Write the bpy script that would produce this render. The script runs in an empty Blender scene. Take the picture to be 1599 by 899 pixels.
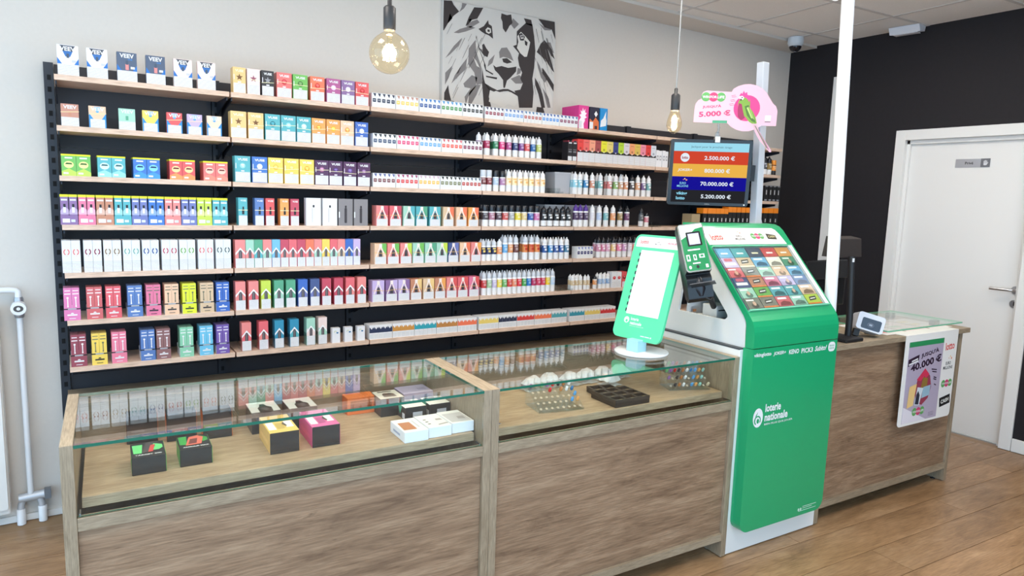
import bpy, bmesh, math, random
from mathutils import Vector, Matrix
random.seed(7)
S = bpy.context.scene
COL = S.collection
PI = math.pi
# ---------------------------------------------------------------- camera, sky, lamps' exposure
cam_d = bpy.data.cameras.new('camera'); cam = bpy.data.objects.new('camera', cam_d); COL.objects.link(cam)
cam_d.sensor_width = 36; cam_d.lens = 1067.85/1599*36; cam_d.clip_start = .05
def cam_matrix(yaw, pitch, roll, loc):
    fw = Vector((math.sin(yaw)*math.cos(pitch), math.cos(yaw)*math.cos(pitch), math.sin(pitch)))
    r = Vector((math.cos(yaw), -math.sin(yaw), 0)); u = r.cross(fw)
    r2 = math.cos(roll)*r+math.sin(roll)*u; u2 = -math.sin(roll)*r+math.cos(roll)*u
    m = Matrix((r2, u2, -fw)).transposed().to_4x4(); m.translation = loc
    return m
cam.matrix_world = cam_matrix(0.57864, -0.13118, 0.03096, (0.01987, -3.36112, 1.52153))
S.camera = cam
S.view_settings.view_transform = 'Standard'; S.view_settings.look = 'None'
S.view_settings.gamma = 1; S.view_settings.use_curve_mapping = False
S.view_settings.exposure = 0.0
S.cycles.transparent_max_bounces = 32
W = bpy.data.worlds.new('daylight'); S.world = W; W.use_nodes = True
bg = W.node_tree.nodes['Background']; bg.inputs[0].default_value = (.50, .75, 1.0, 1); bg.inputs[1].default_value = 3.2
LAMP_POWER = 17.5            # emission of the ceiling lamp diffusers
# ---------------------------------------------------------------- materials
def lin(c):
    return tuple((v/255/12.92 if v/255 <= .04045 else ((v/255+.055)/1.055)**2.4) for v in c)
MC = {}
def M(c, r=.5, me=0, em=0, sp=.5, coat=0):
    k = (c, r, me, em, sp, coat)
    if k in MC: return MC[k]
    m = bpy.data.materials.new('paint_%02x%02x%02x' % c); m.use_nodes = True
    b = m.node_tree.nodes['Principled BSDF']; l = lin(c)
    b.inputs['Base Color'].default_value = (*l, 1); b.inputs['Roughness'].default_value = r; b.inputs['Metallic'].default_value = me
    b.inputs['Specular IOR Level'].default_value = sp; b.inputs['Coat Weight'].default_value = coat
    if em: b.inputs['Emission Color'].default_value = (*l, 1); b.inputs['Emission Strength'].default_value = em
    MC[k] = m; return m
def ME(c, em, base=(4,4,5)):
    k = ('glow', c, em)
    if k not in MC:
        m = M(base, .7, 0, 0, .03).copy(); m.name = 'glow_%02x%02x%02x' % c; b = m.node_tree.nodes['Principled BSDF']
        b.inputs['Emission Color'].default_value = (*lin(c), 1); b.inputs['Emission Strength'].default_value = em; MC[k] = m
    return MC[k]
def nodes(name):
    m = bpy.data.materials.new(name); m.use_nodes = True; nt = m.node_tree
    return m, nt, nt.nodes['Principled BSDF'], (lambda t, **k: nnew(nt, t, k))
def nnew(nt, t, k):
    n = nt.nodes.new(t)
    for a, v in k.items(): setattr(n, a, v)
    return n
def wood(name, cols, axis, scale=1.0, rough=.5, streak=.6, bump=.15, rnd=0, band=1.0):
    """procedural oak: long noise along one axis, ramps of colour, dark pores and cracks"""
    m, nt, b, N = nodes(name); L = nt.links.new
    tc = N('ShaderNodeTexCoord'); src = tc.outputs['Object']
    if rnd:
        oi = N('ShaderNodeObjectInfo'); mul = N('ShaderNodeVectorMath', operation='SCALE'); mul.inputs[0].default_value = (37, 23, 11)
        L(oi.outputs['Random'], mul.inputs['Scale']); add = N('ShaderNodeVectorMath', operation='ADD')
        L(src, add.inputs[0]); L(mul.outputs[0], add.inputs[1]); src = add.outputs[0]
    def mapped(along, across):
        mp = N('ShaderNodeMapping'); s = [across*scale]*3; s['xyz'.index(axis)] = along*scale
        mp.inputs['Scale'].default_value = s; L(src, mp.inputs['Vector']); return mp.outputs[0]
    n1 = N('ShaderNodeTexNoise'); n1.inputs['Scale'].default_value = 1; n1.inputs['Detail'].default_value = 7; n1.inputs['Roughness'].default_value = .70; n1.inputs['Distortion'].default_value = .7
    L(mapped(2.4, 9*band), n1.inputs['Vector'])
    n2 = N('ShaderNodeTexNoise'); n2.inputs['Scale'].default_value = 1; n2.inputs['Detail'].default_value = 4
    L(mapped(13, 190), n2.inputs['Vector'])
    n3 = N('ShaderNodeTexNoise'); n3.inputs['Scale'].default_value = 1; n3.inputs['Detail'].default_value = 5; n3.inputs['Distortion'].default_value = 1.5
    L(mapped(5.0, 42), n3.inputs['Vector'])
    rp = N('ShaderNodeValToRGB'); e = rp.color_ramp.elements; n = len(cols)
    e[0].position = .28; e[0].color = (*lin(cols[0]), 1); e[1].position = .72; e[1].color = (*lin(cols[-1]), 1)
    for i in range(1, n-1):
        x = e.new(.28+.44*i/(n-1)); x.color = (*lin(cols[i]), 1)
    L(n1.outputs['Fac'], rp.inputs['Fac'])
    r2 = N('ShaderNodeValToRGB'); r2.color_ramp.elements[0].position = .35; r2.color_ramp.elements[0].color = (.50, .46, .43, 1); r2.color_ramp.elements[1].position = .62
    L(n2.outputs['Fac'], r2.inputs['Fac'])
    mx = N('ShaderNodeMix', data_type='RGBA', blend_type='MULTIPLY'); mx.inputs[0].default_value = .55
    L(rp.outputs[0], mx.inputs[6]); L(r2.outputs[0], mx.inputs[7])
    r3 = N('ShaderNodeValToRGB'); r3.color_ramp.elements[0].position = .22; r3.color_ramp.elements[0].color = (.25, .19, .15, 1); r3.color_ramp.elements[1].position = .35
    L(n3.outputs['Fac'], r3.inputs['Fac'])
    m2 = N('ShaderNodeMix', data_type='RGBA', blend_type='MULTIPLY'); m2.inputs[0].default_value = streak
    L(mx.outputs[2], m2.inputs[6]); L(r3.outputs[0], m2.inputs[7])
    out = m2.outputs[2]
    if rnd:
        hsv = N('ShaderNodeHueSaturation'); mr = N('ShaderNodeMapRange'); mr.inputs['To Min'].default_value = 1-rnd; mr.inputs['To Max'].default_value = 1+rnd
        L(oi.outputs['Random'], mr.inputs['Value']); L(mr.outputs[0], hsv.inputs['Value']); L(out, hsv.inputs['Color']); out = hsv.outputs[0]
    L(out, b.inputs['Base Color']); b.inputs['Roughness'].default_value = rough
    bp = N('ShaderNodeBump'); bp.inputs['Strength'].default_value = bump; bp.inputs['Distance'].default_value = .002
    L(n2.outputs['Fac'], bp.inputs['Height']); L(bp.outputs[0], b.inputs['Normal'])
    return m
OAKL = wood('light_oak_laminate', [(220,188,164),(230,200,178),(237,211,192)], 'x', 1.5, .5, .10, .05)
OAKV = wood('grey_oak_upright_grain', [(139,121,98),(158,140,116),(176,159,135)], 'z', 1.6, .5, .25, .12)
OAKH = wood('grey_oak_lengthwise_grain', [(139,121,98),(158,140,116),(176,159,135)], 'x', 1.6, .5, .25, .12)
OAKY = wood('grey_oak_depth_grain', [(160,143,120),(182,164,138),(196,179,153)], 'y', 1.6, .5, .25, .12)
OAKS = wood('warm_oak_shelf', [(158,133,105),(182,158,128),(196,174,144)], 'x', 1.2, .45, .5, .06)
OAKP = wood('brown_oak_panel', [(114,88,67),(150,121,95),(174,146,118)], 'x', 1.0, .5, .8, .12, 0, 1.9)
PLANK = wood('oak_floor', [(128,96,64),(164,128,92),(186,152,116)], 'x', 1.0, .38, .7, .06, .12)
def speckle(name, c, rough, sc, amt, spec=.5):
    m, nt, b, N = nodes(name); L = nt.links.new
    tc = N('ShaderNodeTexCoord'); n = N('ShaderNodeTexNoise'); n.inputs['Scale'].default_value = sc; n.inputs['Detail'].default_value = 6
    L(tc.outputs['Object'], n.inputs['Vector']); rp = N('ShaderNodeValToRGB'); a = lin(c)
    rp.color_ramp.elements[0].position = .3; rp.color_ramp.elements[1].position = .7
    rp.color_ramp.elements[0].color = (*[v*(1-amt) for v in a], 1); rp.color_ramp.elements[1].color = (*[min(1, v*(1+amt)) for v in a], 1)
    L(n.outputs['Fac'], rp.inputs['Fac']); L(rp.outputs[0], b.inputs['Base Color']); b.inputs['Roughness'].default_value = rough; b.inputs['Specular IOR Level'].default_value = spec
    bp = N('ShaderNodeBump'); bp.inputs['Strength'].default_value = .08; bp.inputs['Distance'].default_value = .002
    L(n.outputs['Fac'], bp.inputs['Height']); L(bp.outputs[0], b.inputs['Normal']); return m
PLASTER = speckle('wall_plaster', (214,206,197), .85, 60, .012)
BLACKWALL = speckle('black_wall_paint', (34,31,34), .7, 40, .06, .3)
TILE = speckle('ceiling_tile_fleece', (240,235,229), .9, 180, .03)
def paper_lines():
    m, nt, b, N = nodes('printed_notice_paper'); L = nt.links.new
    tc = N('ShaderNodeTexCoord'); sx = N('ShaderNodeSeparateXYZ'); L(tc.outputs['Object'], sx.inputs[0])
    w = N('ShaderNodeMath', operation='MULTIPLY'); w.inputs[1].default_value = 2*PI/.0062; L(sx.outputs['Z'], w.inputs[0])
    s = N('ShaderNodeMath', operation='SINE'); L(w.outputs[0], s.inputs[0])
    n = N('ShaderNodeTexNoise'); n.inputs['Scale'].default_value = 500; L(tc.outputs['Object'], n.inputs['Vector'])
    mu = N('ShaderNodeMath', operation='MULTIPLY'); L(s.outputs[0], mu.inputs[0]); L(n.outputs['Fac'], mu.inputs[1])
    rp = N('ShaderNodeValToRGB'); rp.color_ramp.elements[0].position = .2; rp.color_ramp.elements[0].color = (.74, .74, .76, 1); rp.color_ramp.elements[1].position = .5; rp.color_ramp.elements[1].color = (.46, .47, .49, 1)
    L(mu.outputs[0], rp.inputs['Fac']); L(rp.outputs[0], b.inputs['Base Color']); b.inputs['Roughness'].default_value = .6
    return m
PAPER = paper_lines()
def glass(name, tint, ior=1.45, rough=0.0, spec=1.0):
    m = bpy.data.materials.new(name); m.use_nodes = True; nt = m.node_tree; nt.nodes.clear(); L = nt.links.new
    o = nt.nodes.new('ShaderNodeOutputMaterial'); mx = nt.nodes.new('ShaderNodeMixShader'); f = nt.nodes.new('ShaderNodeFresnel'); f.inputs[0].default_value = ior
    t = nt.nodes.new('ShaderNodeBsdfTransparent'); t.inputs[0].default_value = (*tint, 1); g = nt.nodes.new('ShaderNodeBsdfGlossy'); g.inputs['Roughness'].default_value = rough
    g.inputs['Color'].default_value = (spec, spec, spec, 1)
    gm = nt.nodes.new('ShaderNodeNewGeometry'); ir = nt.nodes.new('ShaderNodeMapRange'); ir.inputs['To Min'].default_value = ior; ir.inputs['To Max'].default_value = 1/ior
    L(gm.outputs['Backfacing'], ir.inputs['Value']); L(ir.outputs[0], f.inputs[0])      # a thin pane: same reflectance on both faces
    L(f.outputs[0], mx.inputs[0]); L(t.outputs[0], mx.inputs[1]); L(g.outputs[0], mx.inputs[2]); L(mx.outputs[0], o.inputs[0]); return m
GLASS = glass('clear_glass', (.97, .99, .975))
ACRYL = glass('clear_acrylic', (.93, .95, .95), 1.49, .05)
AMBERG = glass('amber_bulb_glass', (1.0, .93, .78), 1.45)
SMOKE = glass('smoked_plastic', (.35, .37, .4), 1.45, .1)
GEDGE = M((22,98,78), .15)
WHITE = M((230,230,231), .5); WLAC = M((232,230,226), .35); BLK = M((22,22,25), .5); BLKG = M((18,18,20), .25)
STEEL = M((190,190,192), .3, 1); GREEN = M((20,158,102), .35, 0, 0, .5, .25); DKSTEEL = M((42,46,54), .5, .2)
# ---------------------------------------------------------------- mesh helpers
class MB:
    def __init__(s): s.v = []; s.f = []; s.m = []; s.sm = []
    def add(s, vs, fs, m=0, sm=False):
        o = len(s.v); s.v += [tuple(v) for v in vs]
        for f in fs: s.f.append([i+o for i in f]); s.m.append(m); s.sm.append(sm)
        return s
    def box(s, x0, x1, y0, y1, z0, z1, m=0, mats=None):
        vs = [(x0,y0,z0),(x1,y0,z0),(x1,y1,z0),(x0,y1,z0),(x0,y0,z1),(x1,y0,z1),(x1,y1,z1),(x0,y1,z1)]
        fs = [(0,3,2,1),(4,5,6,7),(0,1,5,4),(1,2,6,5),(2,3,7,6),(3,0,4,7)]      # bottom top front right back left
        o = len(s.v); s.v += vs
        for i, f in enumerate(fs): s.f.append([k+o for k in f]); s.m.append(mats[i] if mats else m); s.sm.append(False)
        return s
    def prism(s, pts, ax, a, b, m=0, side=None):
        """polygon pts extruded along axis ax from a to b. ax x:(y,z)  y:(x,z)  z:(x,y)"""
        def P(p, t): return (t,p[0],p[1]) if ax == 'x' else (p[0],t,p[1]) if ax == 'y' else (p[0],p[1],t)
        n = len(pts); vs = [P(p,a) for p in pts]+[P(p,b) for p in pts]
        s.add(vs, [list(range(n))[::-1], list(range(n,2*n))], m)
        s.add(vs, [(i,(i+1)%n,(i+1)%n+n,i+n) for i in range(n)], m if side is None else side); return s
    def flat(s, pts, y, m=0):
        s.add([(p[0],y,p[1]) for p in pts], [list(range(len(pts)))], m); return s
    def lathe(s, prof, n=12, m=0, c=(0,0), a0=0, a1=2*PI, cap=True, ms=None):
        full = abs(a1-a0-2*PI) < 1e-6; k = n if full else n+1; vs = []; fs = []
        for r, z in prof:
            for i in range(k):
                a = a0+(a1-a0)*i/n; vs.append((c[0]+r*math.cos(a), c[1]+r*math.sin(a), z))
        for j in range(len(prof)-1):
            for i in range(n):
                i2 = (i+1) % k; s_ = (j*k+i, j*k+i2, (j+1)*k+i2, (j+1)*k+i); fs.append(s_)
        s.add(vs, fs, m, True)
        if cap and full:
            s.add(vs[:k], [list(range(k))[::-1]], m); s.add(vs[-k:], [list(range(k))], m)
        return s
    def tube(s, path, r, n=8, m=0):
        vs = []; fs = []; path = [Vector(p) for p in path]; up = Vector((0,0,1))
        for j, p in enumerate(path):
            d = (path[min(j+1,len(path)-1)]-path[max(j-1,0)]).normalized()
            a = d.cross(up if abs(d.z) < .95 else Vector((1,0,0))).normalized(); b = d.cross(a)
            for i in range(n): t = 2*PI*i/n; vs.append(p+r*(math.cos(t)*a+math.sin(t)*b))
        for j in range(len(path)-1):
            for i in range(n): fs.append((j*n+i, j*n+(i+1)%n, (j+1)*n+(i+1)%n, (j+1)*n+i))
        s.add(vs, fs, m, True); s.add(vs[:n], [list(range(n))], m); s.add(vs[-n:], [list(range(n))[::-1]], m); return s
    def mesh(s, name, mats):
        me = bpy.data.meshes.new(name); me.from_pydata(s.v, [], s.f)
        for m in (mats if isinstance(mats, (list, tuple)) else [mats]): me.materials.append(m)
        me.polygons.foreach_set('material_index', s.m); me.polygons.foreach_set('use_smooth', s.sm)
        bm = bmesh.new(); bm.from_mesh(me); bmesh.ops.recalc_face_normals(bm, faces=bm.faces) if len(s.f) > 1 else None; bm.to_mesh(me); bm.free()
        me.update(); return me
    def obj(s, name, mats, parent=None, loc=(0,0,0), rot=(0,0,0)):
        return place(name, s.mesh(name, mats), parent, loc, rot)
def place(name, me, parent=None, loc=(0,0,0), rot=(0,0,0), sc=None):
    o = bpy.data.objects.new(name, me); COL.objects.link(o); o.parent = parent; o.location = loc; o.rotation_euler = rot
    if sc: o.scale = sc
    return o
def tag(o, label=None, cat=None, group=None, kind=None):
    if label: o['label'] = label
    if cat: o['category'] = cat
    if group: o['group'] = group
    if kind: o['kind'] = kind
    return o
def empty(name, loc=(0,0,0), rot=(0,0,0), parent=None):
    o = place(name, None, parent, loc, rot); o.empty_display_size = .05; return o
def bevel(o, w=.002, n=2):
    b = o.modifiers.new('edge', 'BEVEL'); b.width = w; b.segments = n; b.limit_method = 'ANGLE'; return o
def rrect(x0, x1, z0, z1, r, n=5, corners=(1,1,1,1)):
    p = []
    for k, (cx, cz, a) in enumerate(((x0+r,z0+r,PI),(x1-r,z0+r,1.5*PI),(x1-r,z1-r,0),(x0+r,z1-r,.5*PI))):
        if corners[k]: p += [(cx+r*math.cos(a+.5*PI*i/n), cz+r*math.sin(a+.5*PI*i/n)) for i in range(n+1)]
        else: p.append(((x0,x1,x1,x0)[k], (z0,z0,z1,z1)[k]))
    return p
def disc(cx, cz, rx, rz=None, n=18, a0=0, a1=2*PI):
    rz = rz or rx
    return [(cx+rx*math.cos(a0+(a1-a0)*i/n), cz+rz*math.sin(a0+(a1-a0)*i/n)) for i in range(n)]
def ring(mb, cx, cz, r, w, y, m=0, a0=0, a1=2*PI, n=16, sx=1.0):
    for i in range(n):
        t0, t1 = a0+(a1-a0)*i/n, a0+(a1-a0)*(i+1)/n
        mb.flat([(cx+sx*(r-w)*math.cos(t0),cz+(r-w)*math.sin(t0)),(cx+sx*r*math.cos(t0),cz+r*math.sin(t0)),(cx+sx*r*math.cos(t1),cz+r*math.sin(t1)),(cx+sx*(r-w)*math.cos(t1),cz+(r-w)*math.sin(t1))], y, m)
TXT = {}
def text_mesh(word, mat, bold=.02, shear=0):
    """lettering laid flat in x,z and scaled into a unit box"""
    k = (word, mat.name, bold, shear)
    if k in TXT: return TXT[k]
    cu = bpy.data.curves.new('lettering', 'FONT'); cu.body = word; cu.resolution_u = 2; cu.offset = bold; cu.shear = shear; cu.align_x = 'CENTER'
    t = bpy.data.objects.new('t', cu); COL.objects.link(t); bpy.context.view_layer.update()
    me = bpy.data.meshes.new_from_object(t.evaluated_get(bpy.context.evaluated_depsgraph_get())); bpy.data.objects.remove(t); bpy.data.curves.remove(cu)
    xs = [v.co.x for v in me.vertices]; ys = [v.co.y for v in me.vertices]; x0, x1, y0, y1 = min(xs), max(xs), min(ys), max(ys)
    for v in me.vertices: v.co = ((v.co.x-(x0+x1)/2)/(x1-x0), 0, (v.co.y-(y0+y1)/2)/(y1-y0))
    me.name = 'lettering'; me.materials.clear(); me.materials.append(mat); TXT[k] = me; return me
def text(word, parent, cx, cz, w, h, y, mat, bold=.02, rot=0, shear=0, name='lettering'):
    o = place(name, text_mesh(word, mat, bold, shear), parent, (cx, y, cz), (0, -rot, 0), (w, 1, h)); return o
def face(ex, ez):
    """rotation that turns local x along ex and local z as near to ez as it can"""
    ex = Vector(ex).normalized(); ey = Vector(ez).cross(ex).normalized(); ez = ex.cross(ey)
    return (Matrix.Rotation(TH, 3, 'Z') @ Matrix((ex, ey, ez)).transposed()).to_euler()
# counters stand on a line turned a little from the wall
YC = -1.4395; TH = -0.04097
def CW(u, v, z=0): return (math.cos(TH)*u-math.sin(TH)*v, math.sin(TH)*u+math.cos(TH)*v+YC, z)
XR = 5.0745; YB = .30; ZC = 2.783
LION={'g':[[(0.214,0.689),(0.269,0.757),(0.276,0.68),(0.326,0.565),(0.335,0.452),(0.288,0.438),(0.265,0.523),(0.212,0.577)],[(0.087,0.781),(0.136,0.814),(0.226,0.849),(0.267,0.842),(0.186,0.804),(0.126,0.783)],[(0.022,0.595),(0.089,0.688),(0.157,0.757),(0.128,0.694),(0.06,0.625)],[(0.103,0.486),(0.162,0.57),(0.201,0.618),(0.193,0.54),(0.143,0.491),(0.075,0.422)],[(0.175,0.434),(0.245,0.503),(0.292,0.491),(0.278,0.419),(0.218,0.343),(0.199,0.288),(0.187,0.34),(0.237,0.406),(0.186,0.409)],[(0.28,0.904),(0.301,0.886),(0.226,0.836),(0.19,0.841),(0.235,0.884)],[(0.476,0.699),(0.496,0.732),(0.545,0.742),(0.579,0.704),(0.609,0.65),(0.559,0.665),(0.515,0.669),(0.483,0.654)],[(0.586,0.516),(0.663,0.553),(0.697,0.538),(0.693,0.492),(0.632,0.485)],[(0.649,0.605),(0.681,0.6),(0.676,0.568),(0.64,0.55)],[(0.804,0.707),(0.853,0.649),(0.879,0.597),(0.928,0.547),(0.906,0.516),(0.845,0.574)],[(0.88,0.827),(0.95,0.837),(0.99,0.759),(0.929,0.779)],[(0.312,0.702),(0.37,0.684),(0.366,0.649),(0.334,0.671)],[(0.592,0.963),(0.648,0.928),(0.606,0.886),(0.572,0.916)],[(0.151,1.001),(0.191,1.0),(0.167,0.962),(0.128,0.93),(0.147,0.967)],[(0.024,0.493),(0.082,0.551),(0.054,0.463),(0.024,0.408)],[(0.227,0.379),(0.288,0.438),(0.319,0.441),(0.29,0.368),(0.24,0.284),(0.219,0.29)],[(0.858,0.548),(0.906,0.507),(0.952,0.428),(0.974,0.336),(0.944,0.333),(0.917,0.415)],[(0.828,0.965),(0.898,0.94),(0.957,0.94),(0.946,0.927),(0.888,0.92)],[(0.388,0.625),(0.439,0.676),(0.42,0.612),(0.378,0.58)]],'d':[[(-0.006,0.991),(0.067,1.003),(0.083,0.973),(0.128,0.934),(0.084,0.898),(0.046,0.85),(0.008,0.786),(0.0,0.785)],[(0.252,0.985),(0.329,0.994),(0.305,0.951),(0.28,0.909),(0.235,0.893),(0.205,0.854),(0.183,0.842),(0.209,0.91)],[(0.488,0.981),(0.537,0.976),(0.574,0.987),(0.588,0.927),(0.561,0.901),(0.551,0.882),(0.53,0.849),(0.504,0.874),(0.498,0.922),(0.484,0.946)],[(0.292,0.838),(0.338,0.866),(0.373,0.915),(0.379,0.887),(0.406,0.877),(0.413,0.839),(0.42,0.787),(0.382,0.806),(0.345,0.813),(0.319,0.823)],[(0.268,0.791),(0.286,0.716),(0.345,0.655),(0.376,0.648),(0.388,0.687),(0.364,0.71),(0.342,0.741),(0.327,0.73),(0.333,0.679),(0.303,0.708),(0.284,0.759)],[(0.426,0.599),(0.453,0.585),(0.501,0.6),(0.561,0.594),(0.605,0.604),(0.636,0.613),(0.634,0.576),(0.586,0.525),(0.554,0.499),(0.537,0.443),(0.523,0.442),(0.518,0.499),(0.476,0.539),(0.443,0.562)],[(0.63,0.872),(0.65,0.892),(0.709,0.946),(0.771,0.947),(0.792,0.86),(0.808,0.753),(0.802,0.624),(0.788,0.54),(0.804,0.44),(0.798,0.319),(0.672,0.307),(0.658,0.388),(0.623,0.43),(0.678,0.445),(0.699,0.493),(0.675,0.527),(0.69,0.574),(0.66,0.625),(0.647,0.677),(0.656,0.714),(0.599,0.76),(0.632,0.774)],[(0.356,0.459),(0.415,0.434),(0.469,0.418),(0.523,0.433),(0.567,0.437),(0.634,0.417),(0.658,0.393),(0.629,0.403),(0.567,0.422),(0.524,0.415),(0.464,0.399),(0.394,0.414)],[(0.331,0.566),(0.349,0.489),(0.361,0.455),(0.405,0.415),(0.396,0.361),(0.419,0.292),(0.356,0.277),(0.335,0.443)],[(0.82,0.746),(0.857,0.815),(0.891,0.847),(0.965,0.784),(0.998,0.714),(0.955,0.741),(0.923,0.787),(0.97,0.682),(1.003,0.612),(0.948,0.642),(0.874,0.716)],[(0.824,0.996),(0.984,0.999),(0.997,0.863),(0.957,0.935),(0.887,0.942)],[(0.019,0.352),(0.05,0.411),(0.058,0.361),(0.077,0.302),(0.018,0.301)],[(0.811,0.552),(0.848,0.51),(0.892,0.431),(0.92,0.33),(0.885,0.327),(0.851,0.427),(0.816,0.497)],[(0.883,0.634),(0.951,0.568),(1.001,0.518),(1.01,0.462),(0.941,0.53),(0.879,0.597)],[(0.278,0.792),(0.274,0.745),(0.369,0.535),(0.362,0.587),(0.302,0.701)],[(0.358,0.56),(0.433,0.534),(0.423,0.526),(0.364,0.548)],[(0.365,0.513),(0.466,0.511),(0.461,0.497),(0.37,0.503)],[(0.505,0.654),(0.548,0.664),(0.595,0.639),(0.551,0.624),(0.516,0.629)],[(0.691,0.979),(0.759,0.977),(0.772,0.934),(0.715,0.938)],[(0.209,0.893),(0.234,0.905),(0.22,0.869)],[(0.142,0.542),(0.157,0.561),(0.133,0.506),(0.113,0.491)],[(0.032,0.831),(0.054,0.91),(0.075,0.88),(0.051,0.851)]],'w':[[(0.636,0.837),(0.667,0.875),(0.716,0.844),(0.756,0.81),(0.747,0.763),(0.73,0.699),(0.708,0.694),(0.668,0.716),(0.635,0.752),(0.647,0.798)],[(0.352,0.842),(0.37,0.862),(0.397,0.857),(0.402,0.83),(0.382,0.817),(0.358,0.824)],[(0.405,0.389),(0.458,0.412),(0.524,0.399),(0.59,0.417),(0.648,0.396),(0.661,0.352),(0.627,0.312),(0.571,0.325),(0.528,0.298),(0.462,0.314),(0.397,0.326)],[(0.816,0.709),(0.837,0.629),(0.869,0.559),(0.943,0.492),(0.982,0.421),(0.995,0.338),(0.974,0.336),(0.946,0.418),(0.884,0.486),(0.828,0.554),(0.814,0.626)],[(0.794,0.951),(0.859,0.92),(0.87,0.844),(0.835,0.792),(0.846,0.868),(0.79,0.914)],[(0.278,0.784),(0.296,0.705),(0.346,0.602),(0.348,0.55),(0.321,0.582),(0.276,0.68)],[(0.072,0.996),(0.141,1.004),(0.122,0.963),(0.107,0.96)],[(0.252,0.634),(0.278,0.611),(0.311,0.563),(0.284,0.573)],[(0.897,0.71),(0.934,0.669),(0.991,0.61),(0.948,0.633)]],'d2':[[(0.647,0.852),(0.671,0.867),(0.705,0.843),(0.695,0.814),(0.664,0.81)],[(0.368,0.845),(0.387,0.849),(0.39,0.832),(0.371,0.83)],[(0.703,0.82),(0.732,0.806),(0.727,0.778),(0.708,0.785)]],'w2':[[(0.662,0.85),(0.687,0.853),(0.695,0.829),(0.669,0.822)]],'d3':[[(0.671,0.847),(0.685,0.848),(0.685,0.835),(0.673,0.833)]]}
# ---------------------------------------------------------------- the room
def st(o): return tag(o, kind='structure')
XL = -2.6; YF = -4.5
fl = st(MB().box(XL, XR+.2, YF, YB+.1, -.06, -.004).obj('floor', M((150,120,88), .7)))
PA = -.062      # the boards run slightly askew to the wall
def board_at(x, y): return (x*math.cos(PA)-y*math.sin(PA), x*math.sin(PA)+y*math.cos(PA))
cache = {}
for r in range(-4, 26):
    yc = .25-.19*r-.09; off = (r*0.83) % 1.9
    for k in range(-3, 5):
        xa = k*1.9-off; c = board_at(xa+.95, yc)
        q = [board_at(xa+s, yc+t) for s in (0, 1.9) for t in (-.095, .095)]
        if max(p[0] for p in q) > XR-.01 or max(p[1] for p in q) > YB-.005 or min(p[1] for p in q) < YF+.01: 
            if max(p[1] for p in q) > YB+.15 or min(p[1] for p in q) < YF-.15 or min(p[0] for p in q) > XR-.05: continue
            # boards cut at the walls
            L_ = 1.9; W0, W1 = -.0935, .0935
            while max(board_at(xa+L_, yc+W1)[0], board_at(xa+L_, yc+W0)[0]) > XR-.012 and L_ > .1: L_ -= .02
            while max(board_at(xa, yc+W1)[1], board_at(xa+L_, yc+W1)[1]) > YB-.004 and W1 > W0+.02: W1 -= .01
            if L_ < .15 or W1 < W0+.03: continue
            MB().box(-.95, -.95+L_-.0025, W0, W1, -.012, 0).obj('plank', PLANK, fl, (c[0], c[1], 0), (0, 0, PA)); continue
        if q[0][0] > XR or max(p[0] for p in q) < XL: continue
        if 'p' not in cache: cache['p'] = MB().box(-.949, .9485, -.0935, .0935, -.012, 0).mesh('plank', PLANK)
        place('plank', cache['p'], fl, (c[0], c[1], 0), (0, 0, PA))
st(MB().box(XL, XR+.2, YB, YB+.12, -.06, 2.9).obj('wall_back', PLASTER))
st(MB().box(2.8, XR+.2, YF-.12, YF, -.06, 2.9).obj('added_wall_front', PLASTER))  # unseen wall added behind the camera to limit frontal daylight
# right wall with the doorway
D0, D1, DZ = -.675, -1.535, 2.035
wr = MB().box(XR, XR+.14, D0, YB, -.06, 2.9); wr.box(XR, XR+.14, YF, D1, -.06, 2.9); wr.box(XR, XR+.14, D1, D0, DZ, 2.9)
st(wr.obj('wall_right', BLACKWALL))
st(bevel(MB().box(XR-.016, XR-.001, -2.9, -1.578, .0, .085).obj('baseboard_right', WLAC), .003))
MB().box(XR-.014, XR-.001, -.632, -.02, .0, .085).obj('baseboard_right_rear', WLAC)['kind'] = 'structure'
st(MB().box(XL, -.05, YB-.014, YB-.001, .0, .03).obj('baseboard_back', WLAC))
# soffit over the rear wall
st(MB().box(XL, XR-.001, .065, YB-.001, 2.768, 2.85).obj('trim_1', PLASTER))
st(MB().box(XR-.03, XR-.002, -.22, -.122, .95, 2.52).obj('trim_2', WLAC))
# door
dr = st(MB().box(XR+.045, XR+.085, D1+.02, D0-.02, .012, DZ-.02).obj('door_1', WLAC))
fr = MB()
fr.box(XR-.014, XR+.12, D0-.03, D0+.038, 0, 2.083); fr.box(XR-.014, XR+.12, D1-.04, D1+.03, 0, 2.083); fr.box(XR-.014, XR+.12, D1+.03, D0-.03, DZ-.022, 2.083)
fr.box(XR+.02, XR+.044, D0-.052, D0-.03, 0, DZ-.022); fr.box(XR+.02, XR+.044, D1+.03, D1+.052, 0, DZ-.022); fr.box(XR+.02, XR+.044, D1+.03, D0-.03, DZ-.05, DZ-.022)
bevel(fr.obj('door_frame', WLAC, dr), .002)
hd = MB(); hx = XR+.045
hd.add([(hx-.008, -1.475+.026*math.cos(2*PI*i/20), 1.032+.026*math.sin(2*PI*i/20)) for i in range(20)]+[(hx, -1.475+.026*math.cos(2*PI*i/20), 1.032+.026*math.sin(2*PI*i/20)) for i in range(20)], [list(range(20))]+[(i,(i+1)%20,(i+1)%20+20,i+20) for i in range(20)])
hd.tube([(hx-.005,-1.475,1.032),(hx-.04,-1.475,1.032),(hx-.052,-1.468,1.032),(hx-.055,-1.45,1.032),(hx-.055,-1.345,1.032)], .0095, 10)
hd.obj('door_handle', STEEL, dr)
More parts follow.
